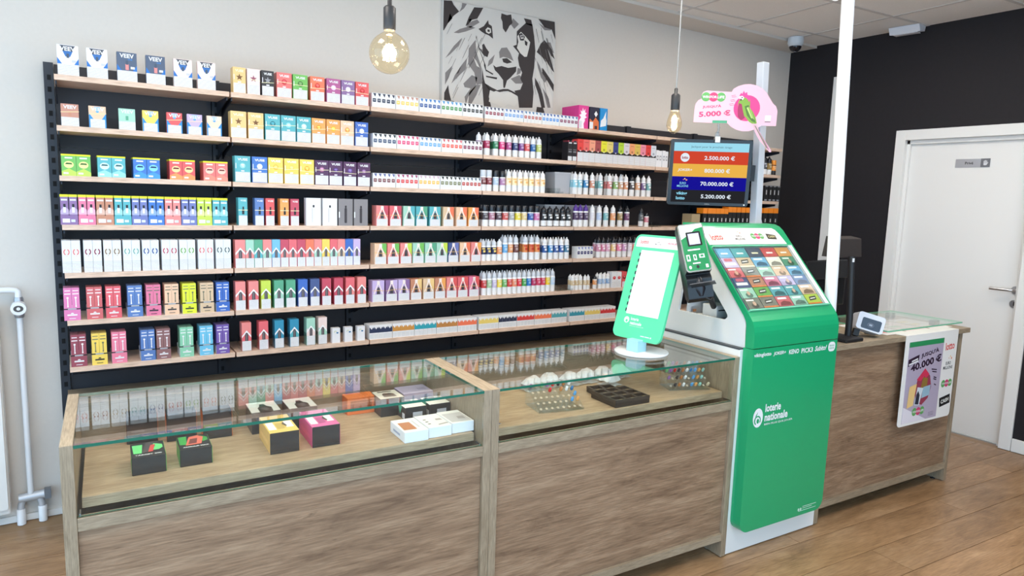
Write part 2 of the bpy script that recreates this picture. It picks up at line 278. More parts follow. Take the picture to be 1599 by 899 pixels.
kp = MB().add([(hx-.007, -1.475+.026*math.cos(2*PI*i/20), .942+.026*math.sin(2*PI*i/20)) for i in range(20)]+[(hx, -1.475+.026*math.cos(2*PI*i/20), .942+.026*math.sin(2*PI*i/20)) for i in range(20)], [list(range(20))]+[(i,(i+1)%20,(i+1)%20+20,i+20) for i in range(20)])
kp.box(hx-.008, hx-.007, -1.479, -1.471, .93, .956, 1); kp.obj('keyhole_plate', [STEEL, BLK], dr)
sg = tag(empty('door_sign', (hx-.001, -1.135, 1.845), (0,0,-PI/2)), 'small brushed metal plate reading Privé on the white door', 'sign')
MB().box(-.105, .105, -.003, 0, -.028, .028).obj('plate', M((196,196,200), .3, .7), sg)
MB().box(.05, .105, -.004, -.003, -.028, .028).obj('pictogram_panel', M((120,120,124), .4, .5), sg)
hm = MB(); hm.flat(rrect(.067,.088,-.016,.0,.006), -.0046)
for k in range(4): hm.flat(rrect(.067+k*.0055,.0713+k*.0055,-.004,.014+.003*(k in (1,2)),.002), -.0046)
hm.flat([(.088,-.01),(.095,.002),(.092,.004),(.086,-.002)], -.0046); hm.obj('hand_pictogram', M((225,225,228), .4), sg)
text('Privé', sg, -.02, 0, .05, .018, -.0035, M((30,30,34)), .02)
# ceiling: tiles lying in a T-bar grid turned a few degrees
CA = -.068
ce = st(MB().box(XL, XR+.2, YF, YB+.1, ZC+.02, ZC+.10).obj('ceiling', M((120,115,110), .9)))
def cg(i, j): 
    x, y = 4.112+(.6*i)*math.cos(CA)-(.6*j)*math.sin(CA), -.108+(.6*i)*math.sin(CA)+(.6*j)*math.cos(CA); return Vector((x, y))
def clip(poly, ax, lim, keep):
    out = []
    for a, b in zip(poly, poly[1:]+poly[:1]):
        ia, ib = (a[ax] <= lim) == keep, (b[ax] <= lim) == keep
        if ia: out.append(a)
        if ia != ib: t = (lim-a[ax])/(b[ax]-a[ax]); out.append(a+(b-a)*t)
    return out
def croom(q):
    for ax, lim, k in ((0, XR-.001, True), (1, .064, True), (0, XL, False), (1, YF, False)):
        if q: q = clip(q, ax, lim, k)
    return q
LAMPS = {(-1,-2), (-4,-3), (-7,-3), (0,-5), (-2,-5), (-5,-6), (-8,-5)}  # all but the one by the pole are unseen, added to brighten the room
dx = Vector((math.cos(CA), math.sin(CA))); dy = Vector((-math.sin(CA), math.cos(CA)))
bars = []
for i in range(-12, 3):
    for j in range(-9, 2):
        o = cg(i, j)
        if (i, j) in LAMPS: continue
        q = croom([o+dx*.008+dy*.008, o+dx*.592+dy*.008, o+dx*.592+dy*.592, o+dx*.008+dy*.592])
        if len(q) > 2 and max(p.x for p in q)-min(p.x for p in q) > .02: MB().prism([(p.x, p.y) for p in q], 'z', ZC+.004, ZC+.019).obj('tile', TILE, ce)
TB = M((210,204,199), .5)
for i in range(-12, 4):
    q = croom([cg(i,-9)-dx*.012, cg(i,-9)+dx*.012, cg(i,2)+dx*.012, cg(i,2)-dx*.012])
    if len(q) > 2: MB().prism([(p.x, p.y) for p in q], 'z', ZC, ZC+.0035).obj('grid_bar', TB, ce)
for j in range(-8, 2):
    q = croom([cg(-12,j)-dy*.012, cg(4,j)-dy*.012, cg(4,j)+dy*.012, cg(-12,j)+dy*.012])
    if len(q) > 2: MB().prism([(p.x, p.y) for p in q], 'z', ZC+.0002, ZC+.0036).obj('grid_bar', TB, ce)
LM = M((255,247,238), .5, 0, LAMP_POWER)
for n, (i, j) in enumerate(sorted(LAMPS)):
    o = cg(i, j)+dx*.3+dy*.3
    e = tag(empty('ceiling_lamp', (o.x, o.y, ZC), (0,0,CA)), 'square lit panel lamp set in the white tiled ceiling beside the white pole' if (i,j) == (-1,-2) else f'unseen ceiling panel lamp added to brighten the room, {["first","second","third","fourth","fifth","sixth","seventh"][n]} from left', 'lamp', None if (i,j) == (-1,-2) else 'unseen ceiling lamps added to brighten the room')
    f = MB(); f.box(-.292,.292,-.292,-.275,-.001,.016); f.box(-.292,.292,.275,.292,-.001,.016); f.box(-.292,-.275,-.275,.275,-.001,.016); f.box(.275,.292,-.275,.275,-.001,.016)
    f.obj('frame', WHITE, e); MB().box(-.274,.274,-.274,.274,.004,.012).obj('diffuser', LM, e)
# dome camera and emergency light under the ceiling
e = tag(empty('dome_camera', (4.70, -.005, 2.768)), 'small white dome camera under the ceiling in the rear corner', 'camera')
MB().lathe([(.056,0.015),(.058,0),(.058,-.028),(.05,-.045),(.044,-.05)], 20).obj('housing', M((205,210,216), .4), e)
MB().lathe([(.044,-.05),(.042,-.062),(.033,-.078),(.018,-.087),(.001,-.09)], 20).obj('dome', M((28,24,28), .1), e)
MB().lathe([(.012,-.088),(.012,-.091),(.001,-.0915)], 12).obj('lens', M((120,116,120), .2), e)
e = tag(empty('emergency_light', (5.0, -.67, ZC), (0,0,.1)), 'white wedge-shaped emergency light under the ceiling by black wall', 'light')
MB().prism([(-.055,0),(.055,0),(.045,-.035),(-.03,-.045)], 'y', -.10, .10).obj('housing', M((218,220,226), .4), e)
MB().box(-.02,.03,-.08,.08,-.0475,-.044).obj('cover', M((232,233,238), .3), e)
# radiator at the far left with its pipe
e = tag(empty('radiator', (-.688, YB, 0)), 'white panel radiator cut off by the left photo edge', 'radiator')
rad = MB()
for k in range(13): rad.prism(rrect(-.44+k*.068,-.44+k*.068+.062,.10,.99,.012,3), 'y', -.10, -.085)
rad.obj('ribbed_panel', WLAC, e); bevel(MB().box(-.47,.445,-.085,-.025,.07,1.0).obj('body', WLAC, e), .008)
MB().box(-.35,-.30,-.03,-.001,.2,.9).obj('wall_bracket', WLAC, e)
e = tag(empty('radiator_pipe', (-.17, YB-.045, 0)), 'white riser pipe with round valve head standing beside the radiator', 'pipe')
MB().tube([(0,0,.13),(0,0,1.04),(0,0,1.052),(-.01,0,1.06),(-.03,0,1.062),(-.30,0,1.062)], .0125, 10).obj('riser', WHITE, e)
vh = MB(); vh.add([(.0+.028*math.cos(2*PI*i/18), -.05, .985+.028*math.sin(2*PI*i/18)) for i in range(18)]+[(.0+.03*math.cos(2*PI*i/18), -.012, .985+.03*math.sin(2*PI*i/18)) for i in range(18)], [list(range(18))]+[(i,(i+1)%18,(i+1)%18+18,i+18) for i in range(18)])
v = vh.obj('valve_head', WHITE, e); MB().flat(disc(0,.985,.018,.014), -.0505).flat(disc(0,.985,.007), -.051, 1).obj('valve_dial', [M((70,66,62)), WHITE], v)
MB().lathe([(.017,.94),(.019,.945),(.019,1.02),(.016,1.03)], 12).obj('valve_collar', M((170,172,176), .3, .6), e)
vb = MB(); vb.tube([(-.045,0,.12),(.05,0,.125)], .02, 10); vb.tube([(-.03,0,.115),(-.038,0,.09),(-.04,0,.05)], .014, 8); vb.tube([(.03,0,.115),(.038,0,.09),(.04,0,.05)], .014, 8)
vb.obj('valve_block', M((200,203,208), .35, .3), e)
vk = MB(); vk.box(.05,.075,-.018,.018,.105,.148); vk.obj('valve_knob', M((120,124,130), .4, .3), e)
for x in (-.04, .04): MB().lathe([(.017,0),(.017,.07),(.014,.072)], 12, c=(x,0)).obj('pipe_sleeve', WHITE, e)
# ---------------------------------------------------------------- wall shelving
ZR = lambda r: 1.955-.2*(r-1)
P = .665; YBK = .27
ROWN = ['', 'top shelf', 'second shelf', 'third shelf', 'fourth shelf', 'fifth shelf', 'sixth shelf', 'bottom shelf']
BAYN = ['', 'leftmost bay', 'second bay', 'third bay', 'fourth bay', 'fifth bay', 'sixth bay', 'rightmost bay']
e = tag(empty('shelving_frame', (0, YBK, 0)), 'dark grey metal shelving uprights and back panels along the rear wall', 'shelving')
BP = M((44,44,50), .55)
for k in range(8):
    x = k*P-.016; u = MB(); u.box(x-.018, x+.018, -.012, .024, 0, 2.034)
    up = u.obj('upright', DKSTEEL, e); h = MB()
    for z in range(28): h.box(x-.006, x+.008, -.0128, -.0121, .61+z*.05, .632+z*.05)
    h.obj('slots', M((8,8,10), .9), up)['kind'] = 'stuff'
for k in range(7):
    for z0, z1 in ((0,.33),(.332,.66),(.662,1.0),(1.002,1.34),(1.342,1.68),(1.682,2.03)):
        MB().box(k*P+.004, (k+1)*P-.036, .004, .012, z0, z1).obj('back_panel', BP, e)
e = tag(empty('base_cabinet', (0,0,0)), 'long low cabinet with greige oak top under the wall shelves', 'cabinet')
MB().box(-.01, 4.66, -.08, YBK-.014, .572, .594).obj('cabinet_top', OAKH, e)
for k in range(7): MB().box(k*P, (k+1)*P-.004, -.06, YBK-.02, .06, .571).obj('carcass', M((70,68,70), .6), e)
sh_me = MB().box(.004, P-.004, 0, YBK-.014, -.0215, 0).mesh('board', OAKL)
br_me = MB().prism([(.256,-.022),(.02,-.022),(.02,-.036),(.17,-.062),(.256,-.092)], 'x', -.0025, .0025).mesh('bracket', M((36,42,54), .5, .3))
for k in range(7):
    for r in range(1, 8):
        t = tag(empty('wall_shelf', (k*P, 0, ZR(r))), f'light oak shelf board, {ROWN[r]} of the {BAYN[k+1]}', 'shelf', 'light oak shelf boards of the wall shelving')
        place('board', sh_me, t); place('bracket', br_me, t, (.010, 0, 0)); place('bracket', br_me, t, (P-.010, 0, 0))
# ---------------------------------------------------------------- goods on the shelves
ORD = ['', 'first','second','third','fourth','fifth','sixth','seventh','eighth','ninth','tenth','eleventh','twelfth','thirteenth','fourteenth','fifteenth','sixteenth','seventeenth','eighteenth','nineteenth','twentieth','twenty-first']
KC = {}
def shared(key, make):
    if key not in KC: KC[key] = make()
    return KC[key]
def where(i, r, b): return f'{ORD[i]} from left, {ROWN[r]}, {BAYN[b]}'
C = dict(white=(228,228,231), navy=(44,62,92), palepink=(240,212,206), copper=(190,120,95), peach=(240,190,150), mint=(150,205,180), yellow=(245,205,70), red=(220,60,62), lilac=(190,165,215), cream=(245,205,175),
  green=(90,175,60), teal=(60,165,175), blue=(30,95,190), skyblue=(95,175,225), purple=(120,80,140), pink=(225,100,140), brown=(190,115,80), indigo=(88,98,170), coral=(235,95,90), lime=(190,215,50), gold=(235,190,110), black=(40,38,42),
  orange=(238,150,60), magenta=(165,60,125), plum=(84,48,88), crimson=(190,45,70), maroon=(120,40,58), grey=(118,112,114), tan=(215,180,140), neon=(222,235,20), violet=(95,65,155), rose=(225,80,90), salmon=(232,120,115), orangered=(240,100,60), seagreen=(60,150,110), darkblue=(40,60,120), olive=(120,118,100), ivory=(245,235,215), royal=(30,80,180), lightblue=(110,170,225), deepteal=(20,125,165))
def cm(n, r=.4): return M(tuple(int(v*.83+228*.17) for v in C[n]), r) if n not in ('black','white','plum') else M(C[n], r)
BAND = M((250,240,190), .5); INK = M((28,30,40), .5); FADE = M((120,125,135), .5); SIL = M((78,72,76), .4)
def carton(name, w, h, d, mat, key):
    return shared((name, round(w,3), h, d, key), lambda: MB().box(-w/2, w/2, 0, d, 0, h).mesh(name, mat))
def put(name, X0, X1, r, h, d, mat, key, label, cat, group, y0=.010):
    w = round(X1-X0, 3)
    return tag(place(name, carton(name, w, h, d, mat, key), None, ((X0+X1)/2, y0, ZR(r))), label, cat, group), w
def deco(o, name, key, make, mats):
    return place(name, shared((name,)+key, lambda: make(MB()).mesh(name, mats)), o)
def quad(x0, x1, z0, z1): return [(x0,z0),(x1,z0),(x1,z1),(x0,z1)]
def notice(o, w, h, z0, z1, key, inset=0): deco(o, 'warning_label', (w,h,z0,z1,inset), lambda m: m.flat(quad(-w/2+inset, w/2-inset, z0*h, z1*h), -.0005), PAPER)
# leftmost bay, top shelf and second shelf
for i, (a, b) in enumerate([(.018,.089),(.119,.193),(.226,.301),(.333,.407),(.439,.511),(.534,.608)]):
    kind = ['white','white','navy','navy','palepink','palepink'][i]; h = .118
    o, w = put('vape_box', a, a+.073, 1, h, .03, cm(kind), kind, f'tall {"pale pink" if kind=="palepink" else kind} starter kit box, {where(i+1,1,1)}', 'box', 'starter kit boxes on the top left shelf'); w = .073
    notice(o, w, h, 0, .37, kind)
    deco(o, 'corner_print', (w,h,'vk'), lambda m: m.flat([(-w/2,.37*h),(-w/2+.016,.37*h),(-w/2,.58*h)], -.0004).flat([(w/2,.37*h),(w/2-.016,.37*h),(w/2,.58*h)], -.0004), M((25,110,190)))
    if kind != 'navy':
        deco(o, 'triangle_print', (w,h), lambda m: m.flat([(-.026,.985*h),(.026,.985*h),(.008,.62*h),(-.008,.62*h)], -.0006).flat([(-.017,.80*h),(.017,.80*h),(.008,.62*h),(-.008,.62*h)], -.0008, 1), [M((40,48,66)), M((40,105,175))])
    deco(o, 'device_picture', (w,h,kind), lambda m: m.flat(quad(-.006,.006,.40*h,.60*h), -.001).flat(quad(-.0045,.0045,.58*h,.72*h), -.0012, 1).flat(quad(.013,.028,.44*h,.52*h), -.001, 2), [cm('salmon') if kind == 'navy' else M((226,224,224)), M((60,78,100)), M((225,228,232)) if kind == 'navy' else M((196,198,204))])
    text('VEEV', o, 0, .88*h, .052, .017, -.0013, WHITE, .03)
    if kind == 'navy': text('ONE', o, .012, .76*h, .016, .006, -.0013, M((60,140,215)), .02)
for i, (a, n, dsc) in enumerate([(.021,'copper','copper brown'),(.117,'peach','peach and blue'),(.224,'mint','mint green'),(.312,'yellow','yellow and blue'),(.405,'red','red and blue'),(.486,'lilac','lilac and blue'),(.567,'cream','cream and blue')]):
    h = .088; o, w = put('pod_pack', a, a+.061, 2, h, .022, cm(n), n, f'{dsc} pod pack, {where(i+1,2,1)}', 'pack', 'small pod packs on the second left shelf')
    notice(o, w, h, 0, .40, n, 0 if i in (0,2) else .0045)
    if i not in (0, 2): deco(o, 'side_print', (w,h), lambda m: m.flat([(-w/2,0),(-w/2+.0045,0),(-w/2+.0045,.40*h),(-w/2+.016,.40*h),(-w/2,.68*h)], -.0004).flat([(w/2,0),(w/2-.0045,0),(w/2-.0045,.40*h),(w/2-.016,.40*h),(w/2,.68*h)], -.0004).flat([(-.012,.97*h),(.012,.97*h),(.004,.70*h),(-.004,.70*h)], -.0004, 1), [M((40,140,205)), M((90,165,220))])
    else: deco(o, 'device_picture', (w,h,n), lambda m: m.flat(quad(-.005,.005,.46*h,.66*h), -.0006), cm('seagreen' if i else 'brown'))
    text('VEEV', o, .001, .86*h, .046, .014, -.0013, WHITE, .03)
    if i in (0,1,4,5): deco(o, 'rubber_band', (w,h,i), lambda m: m.add([(-w/2-.001,-.002,.60*h),(w/2+.001,-.002,.66*h),(w/2+.001,-.002,.69*h),(-w/2-.001,-.002,.63*h)], [(0,1,2,3)]), M((245,215,160)))
# third shelf: pairs
for i, (a, n) in enumerate([(.013,'green'),(.139,'teal'),(.270,'blue'),(.410,'red'),(.547,'coral')]):
    for j in range(2):
        h = .087; o, w = put('vape_carton', a+j*.0515, a+.0505+j*.0515, 3, h, .10, cm(n), n, f'{n} vape carton, yellow lid, {("left","right")[j]} of {ORD[i+1]} pair, {ROWN[3]}, {BAYN[1]}', 'carton', 'paired vape cartons with yellow lids'); w = .0505
        deco(o, 'yellow_lid', (w,h), lambda m: m.box(-w/2-.0004, w/2+.0004, -.0006, .1004, .93*h, h+.0006), M((225,225,30)))
        lite = [(190,220,90),(150,210,215),(70,150,225),(235,150,90),(240,140,120)][i]
        deco(o, 'fruit_picture', (w,h,n), lambda m: m.flat([(-w/2,0),(w/2,0),(w/2,.18*h),(0,.34*h),(-w/2,.20*h)], -.0005).flat(disc(0,.52*h,.017,.014), -.0008, 1).flat([(-.013,.53*h),(.013,.53*h),(.010,.60*h),(-.008,.61*h)], -.001, 2).flat(quad(-.012 if j else -.004,.018,.08*h,.16*h) if j else quad(-.019,-.002,.08*h,.16*h), -.001, 3), [M(lite), M(tuple(min(255,v+60) for v in lite)), M(tuple(v//2 for v in C[n])), WHITE])
        deco(o, 'brand_strip', (w,h), lambda m: m.flat(quad(-.013,.013,.80*h,.865*h), -.0008), M((232,236,236)))
# fourth shelf: ten trays with two packs each
X4 = [0,.063,.126,.192,.257,.320,.384,.450,.515,.579,.646]
for i, n in enumerate(['purple','pink','brown','teal','indigo','blue','salmon','indigo','lime','teal']):
    a, b = X4[i], X4[i+1]-.002; w = round((b-a)/2-.001, 3)
    t = tag(empty('display_tray', ((a+b)/2, .004, ZR(4))), f'{n} cardboard tray holding two vape packs, {where(i+1,4,1)}', 'tray', 'cardboard trays on the fourth left shelf')
    tw = round(b-a, 3); key = (tw, n)
    deco(t, 'tray_body', key, lambda m: m.box(-tw/2,tw/2,0,.0012,0,.038).box(-tw/2,tw/2,.1,.1012,0,.05).box(-tw/2,-tw/2+.0008,.0012,.1,0,.034).box(tw/2-.0008,tw/2,.0012,.1,0,.034).box(-tw/2,tw/2,.0012,.1,0,.0008), cm(n))
    deco(t, 'white_label', (tw,), lambda m: m.flat(quad(-tw/2+.007,.002,.009,.025), -.0006).flat(quad(.006,tw/2-.010,.011,.022), -.0006, 1), [WHITE, M((210,214,226))])
    for j in range(2):
        h = .122; x = a+.001+j*(b-a)/2; o, _ = put('vape_pack', x+.0009, x+w-.0012, 4, h, .092, cm(n), n, f'{n} pack, yellow top, {("left","right")[j]} in {ORD[i+1]} tray, {ROWN[4]}, {BAYN[1]}', 'pack', 'vape packs in trays on the fourth left shelf', .0065); o.location.z += .001
        deco(o, 'yellow_lid', (w,h,'l'), lambda m: m.box(-w/2-.0003,w/2+.0003,-.0005,.0925,.925*h,h+.0004), M((222,222,40)))
        lt = tuple(min(255, int(v*.5+125)) for v in C[n])
        deco(o, 'device_picture', (w,h,n), lambda m: m.flat([(-w/2,.34*h),(w/2,.34*h),(w/2,.50*h),(0,.62*h),(-w/2,.46*h)], -.0004).flat(quad(-.0045,.0045,.40*h,.60*h), -.0007, 2).flat(quad(-.0035,.0045,.58*h,.69*h), -.0009, 1).flat(quad(-w/2+.004,w/2-.004,.80*h,.855*h), -.0007, 2), [M(lt), M((30,30,40)), M((225,228,236))])
# fifth shelf: white pairs with a coloured ring emblem
RC = [(225,120,115),(140,40,60),(140,110,70),(120,170,160),(30,70,140),(190,60,80),(110,165,60),(225,110,105),(50,75,75)]
for i, a in enumerate([-.002,.074,.146,.218,.291,.367,.438,.515,.590]):
    for j in range(2):
        h = .134; w = .0322; x = a+j*.033
        o, _ = put('vape_box', x, x+w, 5, h, .085, M((224,226,230),.45), 'w5', f'white box with ring emblem, {("left","right")[j]} of {ORD[i+1]} pair, {ROWN[5]}, {BAYN[1]}', 'box', 'white vape boxes with ring emblems')
        notice(o, w, h, 0, .36, 'w5')
        def mk(m, c=i):
            ring(m, 0, .645*h, .0138, .005, -.0006, 0, .62*PI, 1.38*PI, 8, .8); ring(m, 0, .645*h, .0138, .005, -.0006, 0, -.38*PI, .38*PI, 8, .8)
            m.flat([(-.001,.53*h),(.003,.53*h),(.001,.51*h)], -.0006); return m
        deco(o, 'ring_emblem', (w,h,i), mk, M(RC[i]))
# sixth and bottom shelf: trays holding slim packs three deep
def slim_trays(r, xs, names, w2):
    for i, (a, n) in enumerate(zip(xs, names)):
        tw = w2; k = (tw, n); cx = a+tw/2
        t = tag(empty('display_tray', (cx, .004, ZR(r))), f'{n} cardboard tray with black strip holding slim packs, {where(i+1,r,1)}', 'tray', 'cardboard trays of slim vape packs')
        deco(t, 'tray_body', k, lambda m: m.box(-tw/2,tw/2,0,.0012,0,.046,0).box(-tw/2,-tw/2+.0008,.0012,.1,0,.036,1).box(tw/2-.0008,tw/2,.0012,.1,0,.036,1).box(-tw/2,tw/2,.1,.1012,0,.05,1).box(-tw/2,tw/2,.0012,.1,0,.0008,1), [cm(n), M((222,224,228))])
        dk = n in ('neon','yellow','skyblue','peach','tan','pink')
        deco(t, 'crest_print', (tw, dk), lambda m: m.flat(quad(-tw*.3,tw*.3,.020,.026), -.0005).flat([(-.006,.0275),(.006,.0275),(.003,.032),(-.003,.032)], -.0005).flat(quad(-tw*.2,tw*.2,.007,.0095), -.0005), INK if dk else WHITE)
        deco(t, 'black_strip', (tw,), lambda m: m.box(-tw/2-.002,tw/2+.002,-.001,.0006,.0462,.0505).box(-tw*.26,tw*.26,-.0012,-.001,.0455,.0515,1), [BLK, M((170,172,178))])
        for j in range(2):
            for d in range(3):
                h = .136; w = round(tw/2-.0016, 4); x = cx+(-1 if j == 0 else 1)*(w/2+.0004)
                key = ('slim_pack', w, n)
                me = shared(key, lambda: MB().box(-w/2,w/2,0,.026,0,h,0,[0,1,0,0,0,0]).mesh('slim_pack', [cm(n), M(tuple(int(v*.55+60) for v in C[n]))]))
                o = tag(place('slim_pack', me, None, (x, .0062+d*.0268, ZR(r)+.001)), f'{n} slim pack, {("front","middle","rear")[d]} {("left","right")[j]}, {ORD[i+1]} tray, {ROWN[r]}, {BAYN[1]}', 'pack', f'slim packs in trays on the {ROWN[r]}')
                if d == 0:
                    deco(o, 'device_picture', (w,h,dk), lambda m: m.flat(quad(-.0017,.0017,.44*h,.68*h), -.0004).flat(disc(0,.695*h,.0042,.004,10), -.0006).flat(disc(0,.43*h,.0028,.004,10), -.0005).flat(quad(-w/2+.003,w/2-.003,.80*h,.83*h), -.0004).flat(quad(-w/2+.004,w/2-.004,.90*h,.925*h), -.0004), M((110,110,90)) if dk else M((240,235,236)))
C.update(wine=(135,42,58), rosepink=(235,110,140), hotpink=(220,105,165), brick=(205,75,78), scarlet=(222,70,80), denim=(65,105,175), cocoa=(130,80,80), jade=(125,200,160), azure=(90,185,225))
slim_trays(6, [-.006,.075,.145,.226,.298,.371,.443,.517,.585], ['hotpink','brick','scarlet','denim','pink','peach','neon','tan','royal'], .0585)
slim_trays(7, [.010,.085,.159,.270,.332,.427,.510,.581], ['wine','yellow','rosepink','denim','cocoa','jade','azure','violet'], .0575)
# second bay, shelves one to three: large pod packs
FR = dict(gold=(120,80,40), palepink=(150,80,100), black=(150,150,155))
def podpack(i, a, n, dsc, r, w, band, fruit):
    h = .114 if r == 1 else .119
    o, w = put('pod_pack', a, a+w, r, h, .055, cm(n), n, f'{dsc} pod pack, {where(i+1,r,2)}', 'pack', 'large pod packs of the second bay')
    notice(o, w, h, .02, .39, n, .002)
    text('VUSE', o, 0, .87*h, w*.66, .011, -.0012, WHITE if n not in ('gold',) else M((255,240,205)), .04)
    if fruit: deco(o, 'fruit_picture', (w,h,fruit,n), lambda m: m.flat(disc(0,.63*h,.0125,.0125,14), -.0006).flat(disc(0,.66*h,.008,.004,10), -.0009, 1).flat([(-.006,.59*h),(.007,.58*h),(.004,.62*h)], -.0009, 1), [M(fruit), M(tuple(min(255,v+70) for v in fruit))])
    else: deco(o, 'star_picture', (w,h,n), lambda m: m.flat([(.016*(1 if k%2==0 else .4)*math.cos(PI/2+k*PI/5), .62*h+.016*(1 if k%2==0 else .4)*math.sin(PI/2+k*PI/5)) for k in range(10)], -.0006), M(FR.get(n,(150,105,50))))
    deco(o, 'strength_print', (w,h), lambda m: m.flat(quad(-.007,.007,.41*h,.455*h), -.0006).flat(quad(-w/2+.003,-w/2+.006,.52*h,.72*h), -.0006), M((235,232,240)))
    if band: 
        z = (.56+.05*math.sin(i*2.1+r))*h; s = .02*h*math.sin(i*3.7+r)
        deco(o, 'rubber_band', (w,h,i,r), lambda m: m.add([(-w/2-.001,-.0022,z-s),(w/2+.001,-.0022,z+s),(w/2+.001,-.0022,z+s+.0022),(-w/2-.001,-.0022,z-s+.0022)], [(0,1,2,3)]), BAND)
for i, (a, w, n, d, f) in enumerate([(.681,.055,'gold','gold patterned',0),(.742,.056,'palepink','pale pink patterned',0),(.806,.055,'black','charcoal patterned',0),(.874,.069,'coral','coral red',(200,35,45)),(.949,.069,'green','bright green',(60,110,40)),(1.031,.069,'orangered','red and orange',(215,50,40)),(1.110,.069,'magenta','magenta',(225,190,225)),(1.184,.068,'purple','dusky purple',(225,215,235)),(1.257,.068,'red','strawberry red',(190,25,30))]): podpack(i, a, n, d, 1, w, i != 0, f)
for i, (a, n, d, f) in enumerate([(.667,'gold','pale gold',0),(.743,'gold','warm gold',0),(.819,'teal','teal with dark fruit',(15,110,125)),(.892,'teal','teal with pale ring',(130,205,215)),(.965,'teal','teal with ice picture',(190,225,225)),(1.037,'orange','amber orange',(220,150,40)),(1.109,'orange','orange with yellow fruit',(235,175,40)),(1.180,'peach','peach orange',(225,150,70)),(1.255,'royal','royal blue',(220,230,245))]): podpack(i, a, n, d, 2, .0675, i > 0, f)
for i, (a, n, d, f) in enumerate([(.681,'teal','pale teal',(150,205,205)),(.757,'blue','bright blue',(225,235,245)),(.830,'yellow','yellow with orange fruit',(235,180,60)),(.904,'yellow','yellow with ring print',(240,200,90)),(.978,'yellow','yellow with leaf print',(225,170,50)),(1.051,'plum','dark plum with band',(150,90,130)),(1.121,'plum','dark plum with berry',(70,40,110)),(1.194,'plum','dark plum with drop',(90,60,130)),(1.267,'plum','dark plum at row end',(110,70,120))]): podpack(i, a, n, d, 3, .0675, i > 0, f)
# fourth shelf
for i, (a, n) in enumerate([(.692,'teal'),(.766,'denim'),(.815,'red'),(.882,'orange'),(.931,'crimson')]):
    w, h = .040, .128; o, _ = put('vape_pack', a, a+w, 4, h, .05, cm(n), n, f'slim {n} vape pack with white notice, {where(i+1,4,2)}', 'pack', 'slim banded vape packs of the second bay')
    notice(o, w, h, 0, .36, n, .001); text('VUSE', o, .002, .90*h, .026, .008, -.0012, WHITE, .03)
    deco(o, 'device_picture', (w,h), lambda m: m.flat(quad(-.004,.006,.40*h,.58*h), -.0006).flat(quad(-.002,.005,.58*h,.68*h), -.0006), M((38,36,40)))
    deco(o, 'rubber_band', (w,h), lambda m: m.box(-w/2-.001,w/2+.001,-.0022,-.0015,.545*h,.565*h), BAND)
for i, (a, n) in enumerate([(1.006,'white'),(1.088,'white'),(1.169,'grey'),(1.249,'grey')]):
    w, h = .073, .135; o, _ = put('device_box', a, a+w, 4, h, .035, cm(n), n, f'{n} device box with pen picture, {where(i+6,4,2)}', 'box', 'large device boxes of the second bay')
    dv = M((225,225,228)) if n == 'white' else M((58,52,56)); tp = M((50,50,56)) if n == 'white' else M((48,44,48))
    deco(o, 'device_picture', (w,h,n), lambda m: m.flat(rrect(-.006,.006,.10*h,.66*h,.004), -.0005).flat(rrect(-.0045,.0045,.66*h,.75*h,.003), -.0006, 1).flat(quad(-.0068,-.006,.12*h,.64*h), -.0006, 1), [dv, tp])
    if n == 'grey': deco(o, 'seal', (w,h), lambda m: m.flat(quad(-w/2,-w/2+.006,.30*h,.52*h), -.0006), WHITE)
# chevron packs
def chevron(o, w, h, c1, dv=SIL, wide=False):
    k = (w, h, wide)
    if not wide:
        deco(o, 'chevron_print', k, lambda m: m.flat([(0,.725*h),(w*.49,.535*h),(w*.49,.455*h),(0,.655*h)], -.0006).flat([(0,.725*h),(-w*.49,.535*h),(-w*.49,.455*h),(0,.655*h)], -.0006), M((238,236,236)))
        deco(o, 'device_picture', k, lambda m: m.flat([(-w*.17,.347*h),(w*.17,.347*h),(w*.17,.57*h),(w*.09,.635*h),(-w*.09,.635*h),(-w*.17,.57*h)], -.0009).flat(quad(-w*.07,w*.03,.36*h,.60*h), -.0011, 1), [dv, M((120,115,118))])
    else:
        t = .06*w
        deco(o, 'chevron_print', k, lambda m: m.flat([(-w*.42,.36*h),(-w*.42+1.6*t,.36*h),(-w*.04,.78*h),(-w*.04,.98*h),(-w*.12,.98*h),(-w*.12,.80*h)], -.0006).flat([(w*.42,.36*h),(w*.42-1.6*t,.36*h),(w*.04,.78*h),(w*.04,.98*h),(w*.12,.98*h),(w*.12,.80*h)], -.0006).flat(quad(-w*.05,w*.05,.80*h,.98*h), -.0005), M((240,225,218)))
        deco(o, 'device_picture', k, lambda m: m.flat([(-w*.16,.36*h),(w*.16,.36*h),(w*.12,.62*h),(0,.72*h),(-w*.12,.62*h)], -.0009).flat(quad(-w*.11,-w*.04,.38*h,.52*h), -.0011, 1).flat(quad(-w*.02,w*.04,.38*h,.52*h), -.0011, 1), [dv, M((58,52,60))])
def slimA(i, a, w, r, top, low, dsc, grp, h=.134, d=.05):
    o, w = put('chevron_pack', a, a+w, r, h, d, cm(top), top, f'{dsc} slim chevron pack, {where(i+1,r,2)}', 'pack', grp)
    if low != top: deco(o, 'lower_print', (w,h,low), lambda m: m.flat([(-w/2,.34*h),(w/2,.34*h),(w/2,.55*h),(-w/2,.62*h)], -.0003), cm(low))
    notice(o, w, h, .0, .345, top, .001); chevron(o, w, h, top); return o
X5 = [.674,.721,.760,.799,.841,.881,.921,.961,1.003,1.044,1.084,1.124,1.164,1.203,1.245,1.284]
